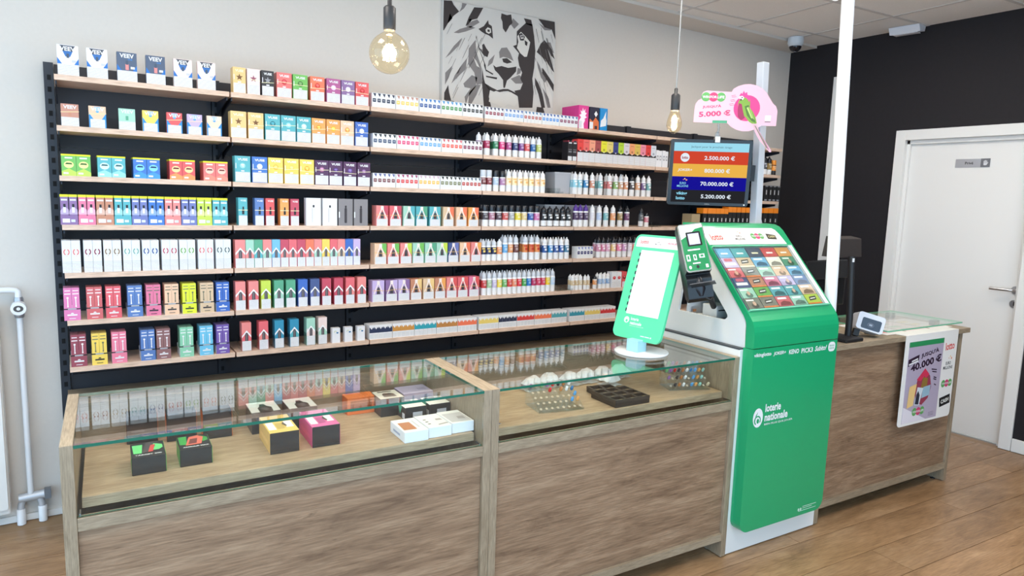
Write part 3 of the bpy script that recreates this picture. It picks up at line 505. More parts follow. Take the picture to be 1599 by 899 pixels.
T5 = [('salmon','salmon','salmon'),('mint','salmon','mint over salmon'),('seagreen','teal','sea green'),('salmon','mint','salmon over mint'),('skyblue','skyblue','sky blue'),('crimson','salmon','crimson over salmon'),('rose','salmon','rose red'),('crimson','rose','dark crimson'),('orangered','salmon','orange red'),('salmon','mint','pale salmon and mint'),('yellow','yellow','yellow'),('rose','mint','rose over mint'),('salmon','tan','salmon over tan'),('royal','royal','royal blue'),('lilac','lilac','lilac')]
for i, (t, l, d) in enumerate(T5): slimA(i, X5[i], X5[i+1]-X5[i]-.0015, 5, t, l, d, 'slim chevron packs of the second bay', .132)
T6 = [(.671,'salmon','salmon','bright salmon'),(.730,'salmon','rose','salmon and rose'),(.787,'lime','lime','lime green'),(.848,'seagreen','mint','sea green'),(.905,'seagreen','seagreen','deep green'),(.964,'royal','indigo','royal blue'),(1.024,'darkblue','indigo','dark blue'),(1.083,'crimson','rose','crimson'),(1.145,'crimson','crimson','dark crimson'),(1.206,'rose','salmon','rose'),(1.268,'salmon','rose','tilted salmon')]
for i, (a, t, l, d) in enumerate(T6): slimA(i, a, .0455, 6, t, l, d, 'slim chevron packs of the second bay', .135)
T7 = [(.696,'salmon','rose','salmon'),(.775,'rose','salmon','rose'),(.849,'deepteal','deepteal','deep teal'),(.922,'deepteal','teal','teal'),(1.004,'mint','palepink','mint over pink'),(1.064,'palepink','mint','pink under mint')]
for i, (a, t, l, d) in enumerate(T7):
    o = slimA(i, a, .043, 7, t, l, d, 'slim chevron packs of the second bay', .136)
    pu = tag(empty('acrylic_pusher', (a+.0215, .008, ZR(7))), f'clear acrylic stand behind {d} pack, {ROWN[7]}, {BAYN[2]}', 'stand', 'clear acrylic stands of the second bay')
    o.location.y += .002; o.location.z += .0015
    deco(pu, 'stand_body', (1,), lambda m: m.box(-.025,-.0235,0,.10,0,.065).box(-.0235,.0235,0,.10,0,.0012), ACRYL)
for i, a in enumerate([1.134,1.200,1.267]):
    o, w = put('small_box', a, a+.041, 7, .077, .03, cm('white'), 'w', f'small plain white box with tiny logo, {where(i+7,7,2)}', 'box', 'small white boxes of the second bay')
    deco(o, 'swirl_logo', (1,), lambda m: (ring(m,-.004,.056,.007,.0022,-.0006,0,.3,PI+.3,8), m.flat(disc(.006,.052,.006,.004,10), -.0006, 1))[1], [M((185,200,120)), M((40,110,160))])
# third bay
def small_set(r, b, X, cols, first=1, h=.071, zig=False, d=.055):
    for i, c in enumerate(cols):
        a, e_ = X[i]+.0015, X[i+1]-.0015; w = round((e_-a)/5, 4)
        for j in range(5):
            x = a+j*(e_-a)/5; key = (round(w,3), h)
            o = tag(place('refill_pack', shared(('refill',)+key, lambda: MB().box(-w/2+.0003,w/2-.0003,0,d,0,h).mesh('refill_pack', WHITE)), None, (x+w/2, .010, ZR(r))), f'{c[0]} print refill pack, {ORD[j+1]} of five, {ORD[first+i]} group, {ROWN[r]}, {BAYN[b]}', 'pack', f'refill packs on the {ROWN[r]} of the {BAYN[b]}')
            ww = round(w,3)
            if not zig:
                deco(o, 'logo', key+(c[1],), lambda m: m.flat(rrect(-ww*.36,ww*.36,.36*h,.62*h,.003,3), -.0005).flat(quad(-ww*.2,ww*.2,.46*h,.54*h), -.0008, 1), [M(c[1]), M(tuple(min(255,int(v*.5+120)) for v in c[1]))])
                deco(o, 'arrow_print', key+(c[2],), lambda m: m.flat([(-ww*.28,.97*h),(ww*.36,.97*h),(ww*.2,.74*h),(ww*.02,.80*h)], -.0005), M(c[2]))
                deco(o, 'notice', key, lambda m: m.flat(quad(-ww*.46,ww*.46,.01*h,.30*h), -.0004), M((226,226,224)))
            else:
                deco(o, 'zigzag_print', key+(c[1],), lambda m: m.flat([(-ww/2,.46*h),(ww/2,.46*h),(ww/2,.74*h),(ww*.30,.86*h),(-.001,.70*h),(-ww*.25,.80*h),(-ww/2,.88*h)], -.0005), M(c[1]))
                deco(o, 'notice', key, lambda m: m.flat(quad(-ww*.4,ww*.4,.05*h,.38*h), -.0004), M((214,216,218)))
NV = (50,58,80); LB = (110,160,220); X31 = [1.341,1.471,1.603,1.732,1.863,1.995]
small_set(1, 3, X31, [('navy',(50,58,80),(35,45,70)),('yellow',(245,205,105),(190,140,120)),('blue',(60,90,150),(50,120,190)),('green',(85,150,90),(80,150,200)),('black',(60,66,66),(40,44,52))])
small_set(2, 3, [1.347,1.479,1.608,1.738,1.870,1.996], [('slate blue',(70,85,115),(45,55,65)),('pink',(225,80,125),(200,70,110)),('light blue',(110,170,225),(90,120,160)),('orange red',(235,95,80),(205,95,105)),('maroon',(135,60,90),(70,60,75))])
small_set(3, 3, [1.348,1.475,1.605,1.734,1.866,1.994], [('brown',(120,70,75),(90,100,150)),('red',(215,70,70),(160,70,110)),('amber',(245,190,90),(205,175,190)),('olive',(130,135,100),(45,50,48)),('brick red',(190,80,75),(90,105,120))])
def wideA(i, a, r, t, l, dsc, z=.105):
    h = z; o, w = put('chevron_box', a, a+.066, r, h, .06, cm(t), t, f'{dsc} chevron box, {where(i+1,r,3)}', 'box', 'wide chevron boxes of the third bay')
    if l != t: deco(o, 'corner_print', (w,h,l), lambda m: m.flat([(w/2,h),(w*.05,h),(w*.05,.8*h),(w/2,.42*h)], -.0003), cm(l))
    notice(o, w, h, 0, .35, t, .003); chevron(o, w, h, t, SIL, True)
    if i % 3 != 2 or r == 6: 
        s = .03*h*math.sin(i*2.3+r)
        deco(o, 'rubber_band', (w,h,i,r), lambda m: m.add([(-w/2-.001,-.0022,.52*h-s),(w/2+.001,-.0022,.52*h+s),(w/2+.001,-.0022,.54*h+s),(-w/2-.001,-.0022,.54*h-s)], [(0,1,2,3)]), M((240,190,110)))
for i, (a, t, l, d) in enumerate([(1.368,'salmon','crimson','pink and crimson'),(1.443,'rose','crimson','rose and crimson'),(1.520,'mint','teal','mint teal'),(1.594,'teal','seagreen','teal and green'),(1.674,'teal','teal','plain teal'),(1.756,'tan','orangered','tan and orange'),(1.838,'peach','orangered','peach and orange'),(1.915,'orange','orangered','orange and red')]): wideA(i, a, 4, t, l, d)
for i, (a, t, l, d) in enumerate([(1.360,'peach','green','peach and green'),(1.432,'salmon','green','salmon and green'),(1.505,'salmon','lime','salmon and lime'),(1.577,'mint','green','mint and green'),(1.650,'mint','seagreen','mint and sea green'),(1.720,'mint','lime','mint and lime'),(1.791,'darkblue','indigo','dark blue'),(1.865,'peach','orangered','peach and orange'),(1.937,'salmon','orange','salmon and orange')]): wideA(i, a, 5, t, l, d, .108)
for i, (a, t, l, d) in enumerate([(1.349,'lilac','lilac','lilac'),(1.424,'purple','lilac','purple'),(1.495,'lilac','purple','lilac and purple'),(1.567,'brown','gold','brown and gold'),(1.642,'tan','gold','tan and gold'),(1.713,'brown','orange','brown and orange'),(1.785,'salmon','red','salmon and red'),(1.856,'rose','red','rose and red'),(1.929,'pink','red','pink and red')]): wideA(i, a, 6, t, l, d, .113)
small_set(7, 3, [1.332,1.463,1.592,1.726,1.860,1.987], [('navy',(44,54,84)),('ochre',(205,145,70)),('teal',(50,160,175)),('bronze',(190,130,70)),('orange',(240,120,85))], 1, .076, True, .08)
# fourth bay small packs
small_set(1, 4, [2.005,2.132,2.266,2.396,2.524,2.666], [('maroon',(150,70,85),(60,60,90)),('light blue',(125,165,215),(80,110,170)),('brick red',(185,100,95),(70,120,160)),('blue',(85,145,215),(50,90,160)),('wine',(140,75,100),(70,90,150))], 1, .066)
small_set(7, 4, [1.998,2.134,2.264,2.392,2.521,2.642], [('yellow',(232,205,110)),('navy',(48,54,78)),('red',(220,70,65)),('orange',(242,125,85)),('teal',(85,165,175))], 1, .076, True, .08)
small_set(7, 5, [2.661,2.784,2.914,3.048], [('teal',(60,150,170)),('yellow',(232,205,110)),('red',(205,55,58))], 1, .076, True, .08)
small_set(5, 5, [2.700,2.833], [('navy',(50,48,100),(120,130,190))], 1, .074)
# bottles
def bottle(x, y, r, b, R, H, label, cap, lab, grp, low=True, body=(235,235,236), lab2=None, pointed=True):
    key = (R, H, body)
    me = shared(('bottle',)+key, lambda: MB().lathe([(R*.96,0),(R,.002),(R,.66*H),(R*.93,.70*H),(R*.72,.715*H)], 14).mesh('bottle', M(body, .25)))
    o = tag(place('liquid_bottle', me, None, (x, y, ZR(r))), label, 'bottle', grp)
    prof = [(R*.86,.70*H),(R*.88,.71*H),(R*.86,.84*H),(R*.60,.90*H),(R*.30,.93*H),(R*.22,H),(.0006,H+.0005)] if pointed else [(R*.95,.69*H),(R*.97,.70*H),(R*.96,.985*H),(R*.9,H),(.0006,H)]
    place('cap', shared(('cap',R,H,cap,pointed), lambda: MB().lathe(prof, 14).mesh('cap', M(cap, .3 if cap[0] > 60 else .2))), o)
    place('label', shared(('blabel',R,H,lab), lambda: MB().lathe([(R+.0003,.31*H),(R+.0003,.635*H)], 14, cap=False).mesh('label', M(lab,.4))), o)
    if low: place('notice', shared(('bnotice',R,H), lambda: MB().lathe([(R+.0003,.03*H),(R+.0003,.295*H)], 14, cap=False).mesh('notice', M((228,228,228),.5))), o)
    l2 = lab2 or tuple(min(255,int(v*.45+130)) for v in lab)
    place('label_print', shared(('bprint',R,H,l2), lambda: MB().lathe([(R+.0006,.40*H),(R+.0006,.50*H)], 5, a0=-2.0, a1=-1.0, cap=False).lathe([(R+.0006,.54*H),(R+.0006,.60*H)], 4, a0=-2.4, a1=-1.3, cap=False).mesh('label_print', M(l2,.4))), o)
    return o
WC, BC, PC, CC = (230,230,231), (34,36,42), (84,50,140), (200,205,212)
def row_bottles(r, b, xs, R, H, cols, grp, caps, y=.028, back=None, first=1, **k):
    for i, (x, (n, c)) in enumerate(zip(xs, cols)):
        cp = caps[i] if isinstance(caps, list) else caps
        cn = {WC:'white', BC:'black', PC:'purple', CC:'clear'}[cp]
        bottle(x, y, r, b, R, H, f'{n} labelled bottle with {cn} cap, {where(first+i,r,b)}', cp, c, grp, **k)
        if back and i in back: bottle(x+.006, y+2*R+.003, r, b, R, H, f'{n} labelled bottle behind {ORD[first+i]} front bottle, {ROWN[r]}, {BAYN[b]}', cp, c, grp, **k)
B2 = [('crimson',(165,40,80)),('green',(40,120,80)),('hot pink',(220,60,125)),('magenta',(160,60,120)),('navy',(45,60,110)),('purple',(120,60,130)),('red',(215,85,85)),('blue',(30,95,160)),('lime',(190,200,110))]
row_bottles(2, 4, [2.034,2.090,2.133,2.180,2.224,2.267,2.307,2.349,2.392], .0172, .127, B2, 'white capped bottles on the second shelf', WC, back=range(9))
bottle(1.998, .06, 2, 4, .0172, .127, 'blue grey labelled bottle standing behind the small red packs, second shelf, fourth bay', WC, (130,95,140), 'white capped bottles on the second shelf')
row_bottles(3, 4, [2.014,2.052,2.098,2.143], .0182, .118, [('brown red',(110,50,50)),('dark red',(130,45,50)),('pale blue',(175,195,215)),('violet pink',(170,120,160))], 'dark capped bottles on the third shelf', [CC,CC,BC,BC], pointed=False)
row_bottles(3, 4, [2.185,2.225,2.264,2.304,2.345,2.387,2.427], .0178, .128, [('cream',(250,232,200)),('pale yellow',(248,225,180)),('ivory',(250,236,214)),('cream gold',(246,222,182)),('light yellow',(250,235,190)),('peach cream',(248,215,190)),('vanilla',(246,228,200))], 'cream labelled bottles on the third shelf', WC, first=5, back=range(7), body=(246,240,228), lab2=(235,185,110))
B4 = [('charcoal',(70,62,66)),('mauve',(165,110,130)),('black and pink',(70,48,60)),('red',(205,85,80)),('grey',(160,160,160)),('yellow',(225,205,60)),('tan',(215,190,130)),('blue',(40,80,160)),('pink',(205,110,165))]
row_bottles(4, 4, [2.032,2.077,2.123,2.168,2.212,2.257,2.302,2.348,2.393], .0195, .122, B4, 'black capped bottles on the fourth shelf', BC, pointed=False, back=range(9))
row_bottles(4, 4, [2.445,2.490,2.539,2.587,2.630], .0195, .122, [('black striped',(38,38,40)),('black and blue',(40,40,46)),('black and grey',(34,36,38)),('black and red',(40,36,38)),('plain black',(36,36,38))], 'black bottles on the fourth shelf', BC, first=10, body=(50,50,54), lab2=(225,225,225))
row_bottles(5, 4, [2.026,2.061,2.098], .0165, .125, [('navy and yellow',(45,50,85)),('navy and white',(50,55,92)),('navy and gold',(42,48,84))], 'navy labelled bottles on the fifth shelf', CC, lab2=(235,205,110), back=range(3))
row_bottles(5, 4, [2.135], .0172, .125, [('orange',(235,150,95))], 'taller bottles on the fifth shelf', WC, first=4)
row_bottles(5, 4, [2.174,2.211,2.250], .0175, .148, [('light blue',(100,165,215)),('orange',(225,150,95)),('brown',(110,65,60))], 'taller bottles on the fifth shelf', CC, first=5, back=range(3))
row_bottles(5, 4, [2.316,2.362,2.404], .0182, .148, [('sunset orange',(220,135,70)),('sunset red',(210,110,60)),('sunset gold',(225,145,80))], 'sunset labelled bottles on the fifth shelf', CC, first=8, back=range(3), lab2=(190,55,40))
row_bottles(5, 4, [2.460,2.505,2.546,2.587,2.629], .0172, .133, [('navy blue',(45,85,150)),('sky blue',(60,140,200)),('blue and white',(70,100,160)),('mid blue',(55,95,165)),('teal and blue',(80,130,160))], 'blue labelled bottles on the fifth shelf', WC, first=11, back=range(5), lab2=(235,235,240))
B6 = [('red',(205,60,60)),('leaf green',(160,195,150)),('lilac',(200,185,215)),('yellow',(240,215,90)),('green',(110,175,100)),('scarlet',(220,65,60)),('salmon',(235,145,110)),('cherry red',(215,55,65)),('bright green',(70,160,75)),('blue',(45,120,190)),('crimson',(185,45,95)),('rose and white',(205,60,95)),('strawberry',(210,55,85)),('lemon',(240,205,40)),('ice blue',(190,215,240))]
row_bottles(6, 4, [2.036,2.072,2.107,2.142,2.178,2.212,2.247,2.282,2.317,2.351,2.386,2.421,2.457,2.493,2.529], .0165, .138, B6, 'fruit labelled bottles on the sixth shelf', CC, back=range(15))
row_bottles(3, 5, [2.675,2.712,2.760,2.811,2.878,2.954,3.007,3.050,3.093,3.147,3.199,3.250,3.297], .0175, .138, [('pale blue',(150,205,220)),('light blue',(140,200,215)),('blue',(60,135,190)),('terracotta',(205,140,115)),('teal',(130,185,185)),('red',(215,125,125)),('green',(140,180,110)),('tan',(205,160,130)),('orange',(210,145,105)),('dark grey',(80,75,80)),('apricot',(225,165,125)),('purple',(120,95,140)),('sea green',(120,175,175))], 'swirl labelled bottles on the third shelf', [WC]*7+[CC,WC,BC,WC,WC,WC], lab2=(245,245,245), back=(0,2,4,5,6,8))
row_bottles(4, 5, [2.690,2.727,2.770,2.823,2.881,2.937,2.997,3.058,3.118], .0178, .137, [('violet',(75,50,85)),('purple grey',(85,60,95)),('dark violet',(70,45,80)),('white and red',(225,220,226)),('white and blue',(190,205,230)),('teal and white',(120,180,185)),('orange and yellow',(238,160,110)),('gold',(160,130,80)),('plum',(110,60,100))], 'mixed bottles on the fourth shelf', [PC,PC,PC,WC,WC,WC,WC,BC,BC])
bottle(3.247, .03, 4, 5, .0165, .128, 'smoky grey bottle with dropper tip, fourth shelf, fifth bay', BC, (90,92,94), 'mixed bottles on the fourth shelf', body=(80,84,88))
bottle(3.297, .03, 4, 5, .0165, .10, 'short pink labelled bottle, right end of fourth shelf, fifth bay', BC, (215,130,145), 'mixed bottles on the fourth shelf')
row_bottles(5, 5, [2.887,2.925,2.966,3.014,3.064,3.109,3.158,3.199], .0172, .134, [('pink',(205,140,165)),('rose',(215,130,160)),('pink and white',(225,170,195)),('yellow',(235,205,140)),('bright pink',(235,135,170)),('lilac',(200,150,190)),('pearl',(225,215,220)),('coral',(225,140,130))], 'dark capped bottles on the fifth shelf', BC, body=(205,195,200), lab2=(250,235,240), back=(0,1,2,3,4,5,6))
row_bottles(6, 5, [2.685,2.716,2.748], .0145, .096, [('gold',(215,190,150)),('bronze',(205,180,140)),('sand',(220,200,165))], 'small white bottles on the sixth shelf', WC, y=.024, back=range(3))
row_bottles(6, 5, [2.781,2.806], .0128, .094, [('beige',(212,188,150)),('amber',(205,175,130))], 'small white bottles on the sixth shelf', WC, y=.018, first=4)
bottle(2.868, .025, 6, 5, .0145, .088, 'small black capped bottle with orange label, sixth shelf, fifth bay', BC, (235,160,100), 'small bottles on the sixth shelf', low=False)
row_bottles(6, 5, [2.912,2.945,2.978], .0155, .098, [('blue band',(150,180,215)),('pale blue band',(165,190,220)),('sky band',(140,175,215))], 'small bottles on the sixth shelf', WC, first=7, back=range(3))
for i, (a, n, d) in enumerate([(3.002,'white','white and red'),(3.044,'white','white with red fruit'),(3.090,'red','red')]):
    o, w = put('flavour_box', a, a+.040, 6, .104, .05, cm(n), n, f'{d} flavour box, sixth shelf, fifth bay, beside small bottles', 'box', 'flavour boxes on the sixth shelf')
    notice(o, w, .104, .02, .38, n, .003); deco(o, 'fruit_picture', (n,'fb'), lambda m: m.flat(disc(0,.066,.013,.011), -.0006).flat(disc(0,.07,.006,.004), -.0009, 1), [M((200,50,60) if n == 'white' else (120,20,30)), M((240,150,150))])
# fifth bay, top shelf and second shelf cartons
for j in range(4):
    o, w = put('pink_carton', 2.668, 2.745, 1, .138, .042, M((222,60,140),.4), 'pk', f'bright pink carton, {("front with white splash","second","third","rearmost")[j]} of four on the top shelf', 'carton', 'pink cartons on the top shelf', .010+j*.0425)
    if j == 0: deco(o, 'splash_print', (1,), lambda m: m.flat([(-.032,0),(.006,0),(.002,.03),(.012,.05),(.008,.06),(.026,.07),(.012,.078),(.024,.095),(.010,.098),(.012,.120),(0,.104),(-.008,.125),(-.012,.10),(-.026,.108),(-.018,.086),(-.034,.08),(-.02,.066),(-.036,.045)], -.0006).flat(quad(-.036,-.012,.004,.045), -.0009, 1), [M((250,235,242)), PAPER])
o, w = put('dark_carton', 2.754, 2.829, 1, .136, .05, M((38,36,58),.35), 'dk', 'dark carton with orange dunes and white diamond on the top shelf', 'carton', None)
deco(o, 'landscape_print', (1,), lambda m: m.flat([(-.0375,0),(.0375,0),(.0375,.05),(.01,.075),(-.01,.05),(-.0375,.065)], -.0005).flat(quad(-.036,-.008,.004,.046), -.0008, 2).flat([(.012,.078),(.026,.095),(.012,.114),(-.003,.095)], -.0008, 2).flat(quad(.004,.026,.004,.024), -.0008, 1), [M((215,110,60)), M((60,40,50)), WHITE])
o, w = put('blue_carton', 2.838, 2.897, 1, .136, .05, M((30,140,205),.35), 'bl', 'bright blue carton with white splash on the top shelf', 'carton', None)
deco(o, 'splash_print', (2,), lambda m: m.flat([(-.026,.02),(.02,.03),(.024,.06),(.016,.085),(.018,.12),(.008,.10),(-.004,.075),(-.022,.06)], -.0006), WHITE)
for i, a in enumerate([2.597,2.633]):
    o, w = put('black_pack', a, a+.033, 2, .122, .06, cm('black'), 'bk', f'black pack with red top, {("left","right")[i]} of two beside the coloured packs, second shelf', 'pack', 'black packs on the second shelf')
    deco(o, 'print', (1,'bk'), lambda m: m.flat(quad(-.011,.011,.104,.111), -.0006).flat(quad(-.013,.013,.066,.07), -.0006, 1).flat(quad(-.012,.012,.05,.06), -.0006, 1).flat(quad(-.015,.015,.002,.028), -.0006), [M((215,215,215)), M((120,120,124))]); deco(o, 'red_top', (1,), lambda m: m.box(-.0165,-.010,-.0006,.05,.114,.1225).box(.01,.0165,-.0006,.05,.114,.1225), cm('crimson'))
XC = [2.670,2.716,2.764,2.810,2.858,2.906,2.958,3.001,3.048,3.097,3.143,3.192,3.241,3.287,3.334]
CN = [('red',(225,70,66)),('coral',(228,105,100)),('peach',(235,160,130)),('brown red',(165,80,80)),('bright yellow',(230,225,60)),('yellow and blue',(225,205,120)),('navy',(58,66,130)),('lime',(180,210,65)),('lilac white',(215,205,215)),('orange',(235,160,110)),('orange and green',(215,185,90)),('pink',(230,140,160)),('scarlet',(215,65,60)),('white and blue',(210,214,224))]
for i, (n, c) in enumerate(CN):
    o, w = put('flavour_pack', XC[i]+.0006, XC[i+1]-.0006, 2, .136, .055, M(c,.4), n, f'{n} flavour pack over black band, {where(i+3,2,5)}', 'pack', 'coloured flavour packs on the second shelf'); h = .136
    notice(o, w, h, 0, .42, n); deco(o, 'black_band', (w,h), lambda m: m.flat([(-w/2,.42*h),(w/2,.42*h),(w/2,.54*h),(.006,.47*h),(-.006,.47*h),(-w/2,.54*h)], -.0005), BLK)
    deco(o, 'emblem', (w,h,n), lambda m: m.flat(disc(0,.60*h,.008,.007,10), -.0006).flat(disc(0,.49*h,.005,.004,10), -.0008, 1).flat(quad(-w*.3,w*.3,.86*h,.885*h), -.0006, 0), [M(tuple(int(v*.75) for v in c)), M((225,225,225))])
# sixth and last bay
for i, a in enumerate([3.337,3.366,3.395,3.424]):
    o, w = put('white_pack', a, a+.027, 2, .110-.004*(i % 2), .07, cm('white'), 'w', f'white coil pack with grey print, {ORD[i+1]} beside the monitor, second shelf, sixth bay', 'pack', 'white coil packs of the sixth bay', .010+.004*(i % 2))
    deco(o, 'print', (3,), lambda m: m.flat(quad(-.008,.008,.045,.075), -.0006).flat(quad(-.005,.005,.052,.068), -.0009, 1), [M((150,150,156)), M((225,225,228))])
for j in range(6):
    o, w = put('tan_pack', 3.715, 3.800, 4, .092, .014, M((172,152,118),.6), 'tan', f'tan card pack, {ORD[j+1]} from front, left of the orange lidded boxes', 'pack', 'tan card packs on the fourth shelf', .012+j*.0146)
XO = [3.828,3.877,3.920,3.965,4.009,4.053,4.098,4.142,4.192,4.242,4.292,4.342,4.395,4.446,4.498,4.560,4.622]
for i, a in enumerate(XO):
    hi = i > 5; h = .147 if hi else .135
    o, w = put('orange_lid_box', a, a+(.041 if i < 14 else .054), 4, h, .06, BLK, 'ol', f'black box with orange lid, {ORD[i+1]} from left on the fourth shelf', 'box', 'black boxes with orange lids')
    deco(o, 'orange_lid', (w,h), lambda m: m.box(-w/2-.0004,w/2+.0004,-.0006,.0606,h-.038,h+.0004), M((245,140,30),.4))
    deco(o, 'white_print', (w,h), lambda m: m.flat(quad(-.0045,.0045,.04,.066), -.0006).flat(quad(-w/2+.004,w/2-.004,.0,.012), -.0006, 1), [M((225,225,222)), M((90,90,92))])
for i, a in enumerate([4.492,4.542,4.590,4.638]):
    o, w = put('black_box', a, a+.044, 3, .118, .05, BLK, 'bb', f'plain black box with small white mark, {where(i+1,3,7)}', 'box', 'black boxes of the rightmost bay')
    deco(o, 'white_mark', (w,), lambda m: m.flat(quad(-.004,.004,.05,.085), -.0006).flat(quad(-.018,.010,.004,.014), -.0006, 1).flat(quad(-.016,.016,.11,.115), -.0006, 1), [M((220,220,220)), M((150,155,165))])
bottle(4.53, .06, 2, 7, .021, .145, 'black bottle, left of the orange one, second shelf, rightmost bay', BC, (60,62,70), 'bottles of the rightmost bay', body=(40,40,44), lab2=(190,190,195))
bottle(4.585, .06, 2, 7, .021, .14, 'black and gold bottle, second shelf, rightmost bay', BC, (150,120,60), 'bottles of the rightmost bay', body=(40,40,44))
bottle(4.640, .06, 2, 7, .021, .115, 'orange bottle, right end of second shelf, rightmost bay', (240,150,50), (240,150,50), 'bottles of the rightmost bay', body=(50,46,44), low=False, pointed=False)
# grey bins and clear dividers
for nm, x0, x1, r, y0, lb in (('storage_bin', 2.535, 2.655, 3, .05, 'grey translucent plastic bin standing behind white bottles, third shelf'),('storage_bin', 2.50, 2.64, 4, .09, 'grey translucent plastic bin behind the black bottles, fourth shelf'),('storage_bin', 2.68, 2.98, 4, .12, 'pale translucent plastic bin behind the purple capped bottles')):
    e = tag(empty(nm, ((x0+x1)/2, y0, ZR(r))), lb, 'bin'); w = (x1-x0)/2; b = MB()
    b.prism([(-w+.006,0),(w-.006,0),(w,.13),(-w,.13)], 'y', 0, .002).prism([(-w+.006,0),(w-.006,0),(w,.13),(-w,.13)], 'y', .10, .102)
    for s in (-1, 1): b.prism([(s*w,.13),(s*(w-.002),.13),(s*(w-.008),0),(s*(w-.006),0)], 'y', .002, .10)
    b.box(-w+.006, w-.006, 0, .10, 0, .002); bm_ = b.obj('bin_body', M((176,178,184),.35), e); MB().box(-w-.003,w+.003,-.003,0,.122,.131).obj('rim', M((186,188,194),.35), e)
for r, b, x0, n in ((3,4,2.452,4),(6,4,2.560,4),(4,5,3.33,3)):
    for k in range(n):
        e = tag(empty('acrylic_divider', (x0+k*.032, .008, ZR(r))), f'empty clear acrylic divider, {ORD[k+1]} from left, {ROWN[r]}, {BAYN[b]}', 'divider', f'empty acrylic dividers, {ROWN[r]}, {BAYN[b]}')
        deco(e, 'divider_body', (1,), lambda m: m.box(0,.0014,0,.11,0,.032).box(.0014,.026,0,.11,0,.0012).box(.0014,.026,0,.0014,.0012,.012), ACRYL)
# ---------------------------------------------------------------- counters
def cnt(name, u0, lab, cat, v0=0, z=0): return tag(empty(name, CW(u0, v0, z), (0,0,TH)), lab, cat)
def showcase(u0, w, lab, xl):
    e = cnt('display_counter', u0, lab, 'counter'); D = .49; H = .889; t = .029
    for x in (0, w-t): bevel(MB().box(x, x+t, 0, D, .004, H, 0, [1,2,0,0,0,0]).obj('side_panel', [OAKV, OAKV, OAKY], e), .001, 1)
    a, b = t+.0005, w-t-.0005
    bevel(MB().box(a, b, 0, .022, .664, .699).obj('rail', OAKH, e), .001, 1); bevel(MB().box(a, b, 0, .022, .078, .111).obj('rail', OAKH, e), .001, 1)
    MB().box(a, b, .014, .030, .111, .664).obj('front_panel', OAKP, e); MB().box(a, b, D-.016, D, .006, .86).obj('back_panel', OAKH, e)  # back panel carried almost to the floor to block light from behind
    bevel(MB().box(a+xl, b-.012, .045, D-.02, .7055, .734).obj('shelf', OAKS, e), .001, 1)
    MB().box(a, b, .03, D-.02, .08, .10).obj('bottom_board', OAKH, e)
    m = MB().box(a, b, 0, D-.002, H-.0095, H-.001, 0, [0,0,1,1,1,1]); m.obj('glass_top', [GLASS, GEDGE], e)
    m = MB().box(a+.001, b-.001, .003, .009, .702, H-.0098, 0, [1,1,0,0,0,0]); m.obj('front_glass', [GLASS, GEDGE], e)
    for x in (a+.004, b-.008): MB().box(x, x+.004, .012, .04, .700, .706).obj('shelf_clip', STEEL, e)
    f = MB()
    for x in (.012, w-.014):
        for y in (.09, D-.06): f.lathe([(.012,0),(.012,.003),(.005,.004),(.005,.0045)], 10, c=(x,y))
    f.obj('levelling_feet', STEEL, e); return e
showcase(-.021, 1.2005, 'glass topped oak display counter at left holding boxed devices', .010)
showcase(1.1802, 1.1863, 'glass topped oak display counter between left counter and green kiosk', .001)
# right counter
e = cnt('service_counter', 2.978, 'oak service counter with solid top right of the green kiosk', 'counter'); w = 1.183
for x in (0, w-.029): bevel(MB().box(x, x+.029, .004, .48, .006, .862).obj('side_panel', OAKV, e), .001, 1)
bevel(MB().box(0, w+.022, -.022, .50, .8625, .889).obj('worktop', OAKH, e), .0015, 1)
MB().box(.03, w-.03, .016, .032, .111, .862).obj('front_panel', OAKP, e); MB().box(.0295, w-.0295, .004, .026, .078, .111).obj('rail', OAKH, e)
MB().box(.03, w-.03, .45, .466, .008, .86).obj('back_panel', OAKH, e)
f = MB()
for x in (.014, w-.03):
    for y in (.06, .42): f.lathe([(.013,0),(.013,.004),(.005,.005),(.005,.0075)], 10, c=(x,y), m=0)
f.obj('levelling_feet', BLKG, e)
# ---------------------------------------------------------------- lottery kiosk
U0 = 2.368
K = cnt('lottery_kiosk', U0, 'green lottery kiosk with sloping ticket window and white base', 'kiosk')
bevel(MB().box(0, .608, .004, .48, .004, .918).obj('base_cabinet', WLAC, K), .002, 1)
ua, ub = .018, .580        # the green shell in kiosk coordinates
outer = [(-.05,.930),(-.05,.985),(-.049,1.0),(-.044,1.02),(-.035,1.043),(-.02,1.063),(.29,1.404),(.312,1.421),(.34,1.431),(.40,1.434)]
inner = [(.40,1.420),(.345,1.417),(.325,1.41),(.305,1.395),(.015,1.062),(.0,1.04),(-.004,1.02),(-.005,.930)]
bevel(MB().prism(outer+inner, 'x', ua, ub).obj('hood', GREEN, K), .003, 2)
bevel(MB().prism(rrect(ua, ub, .118, .9275, .05, 6, (1,1,0,0)), 'y', -.05, .0035).obj('front_panel', GREEN, K), .002, 1)
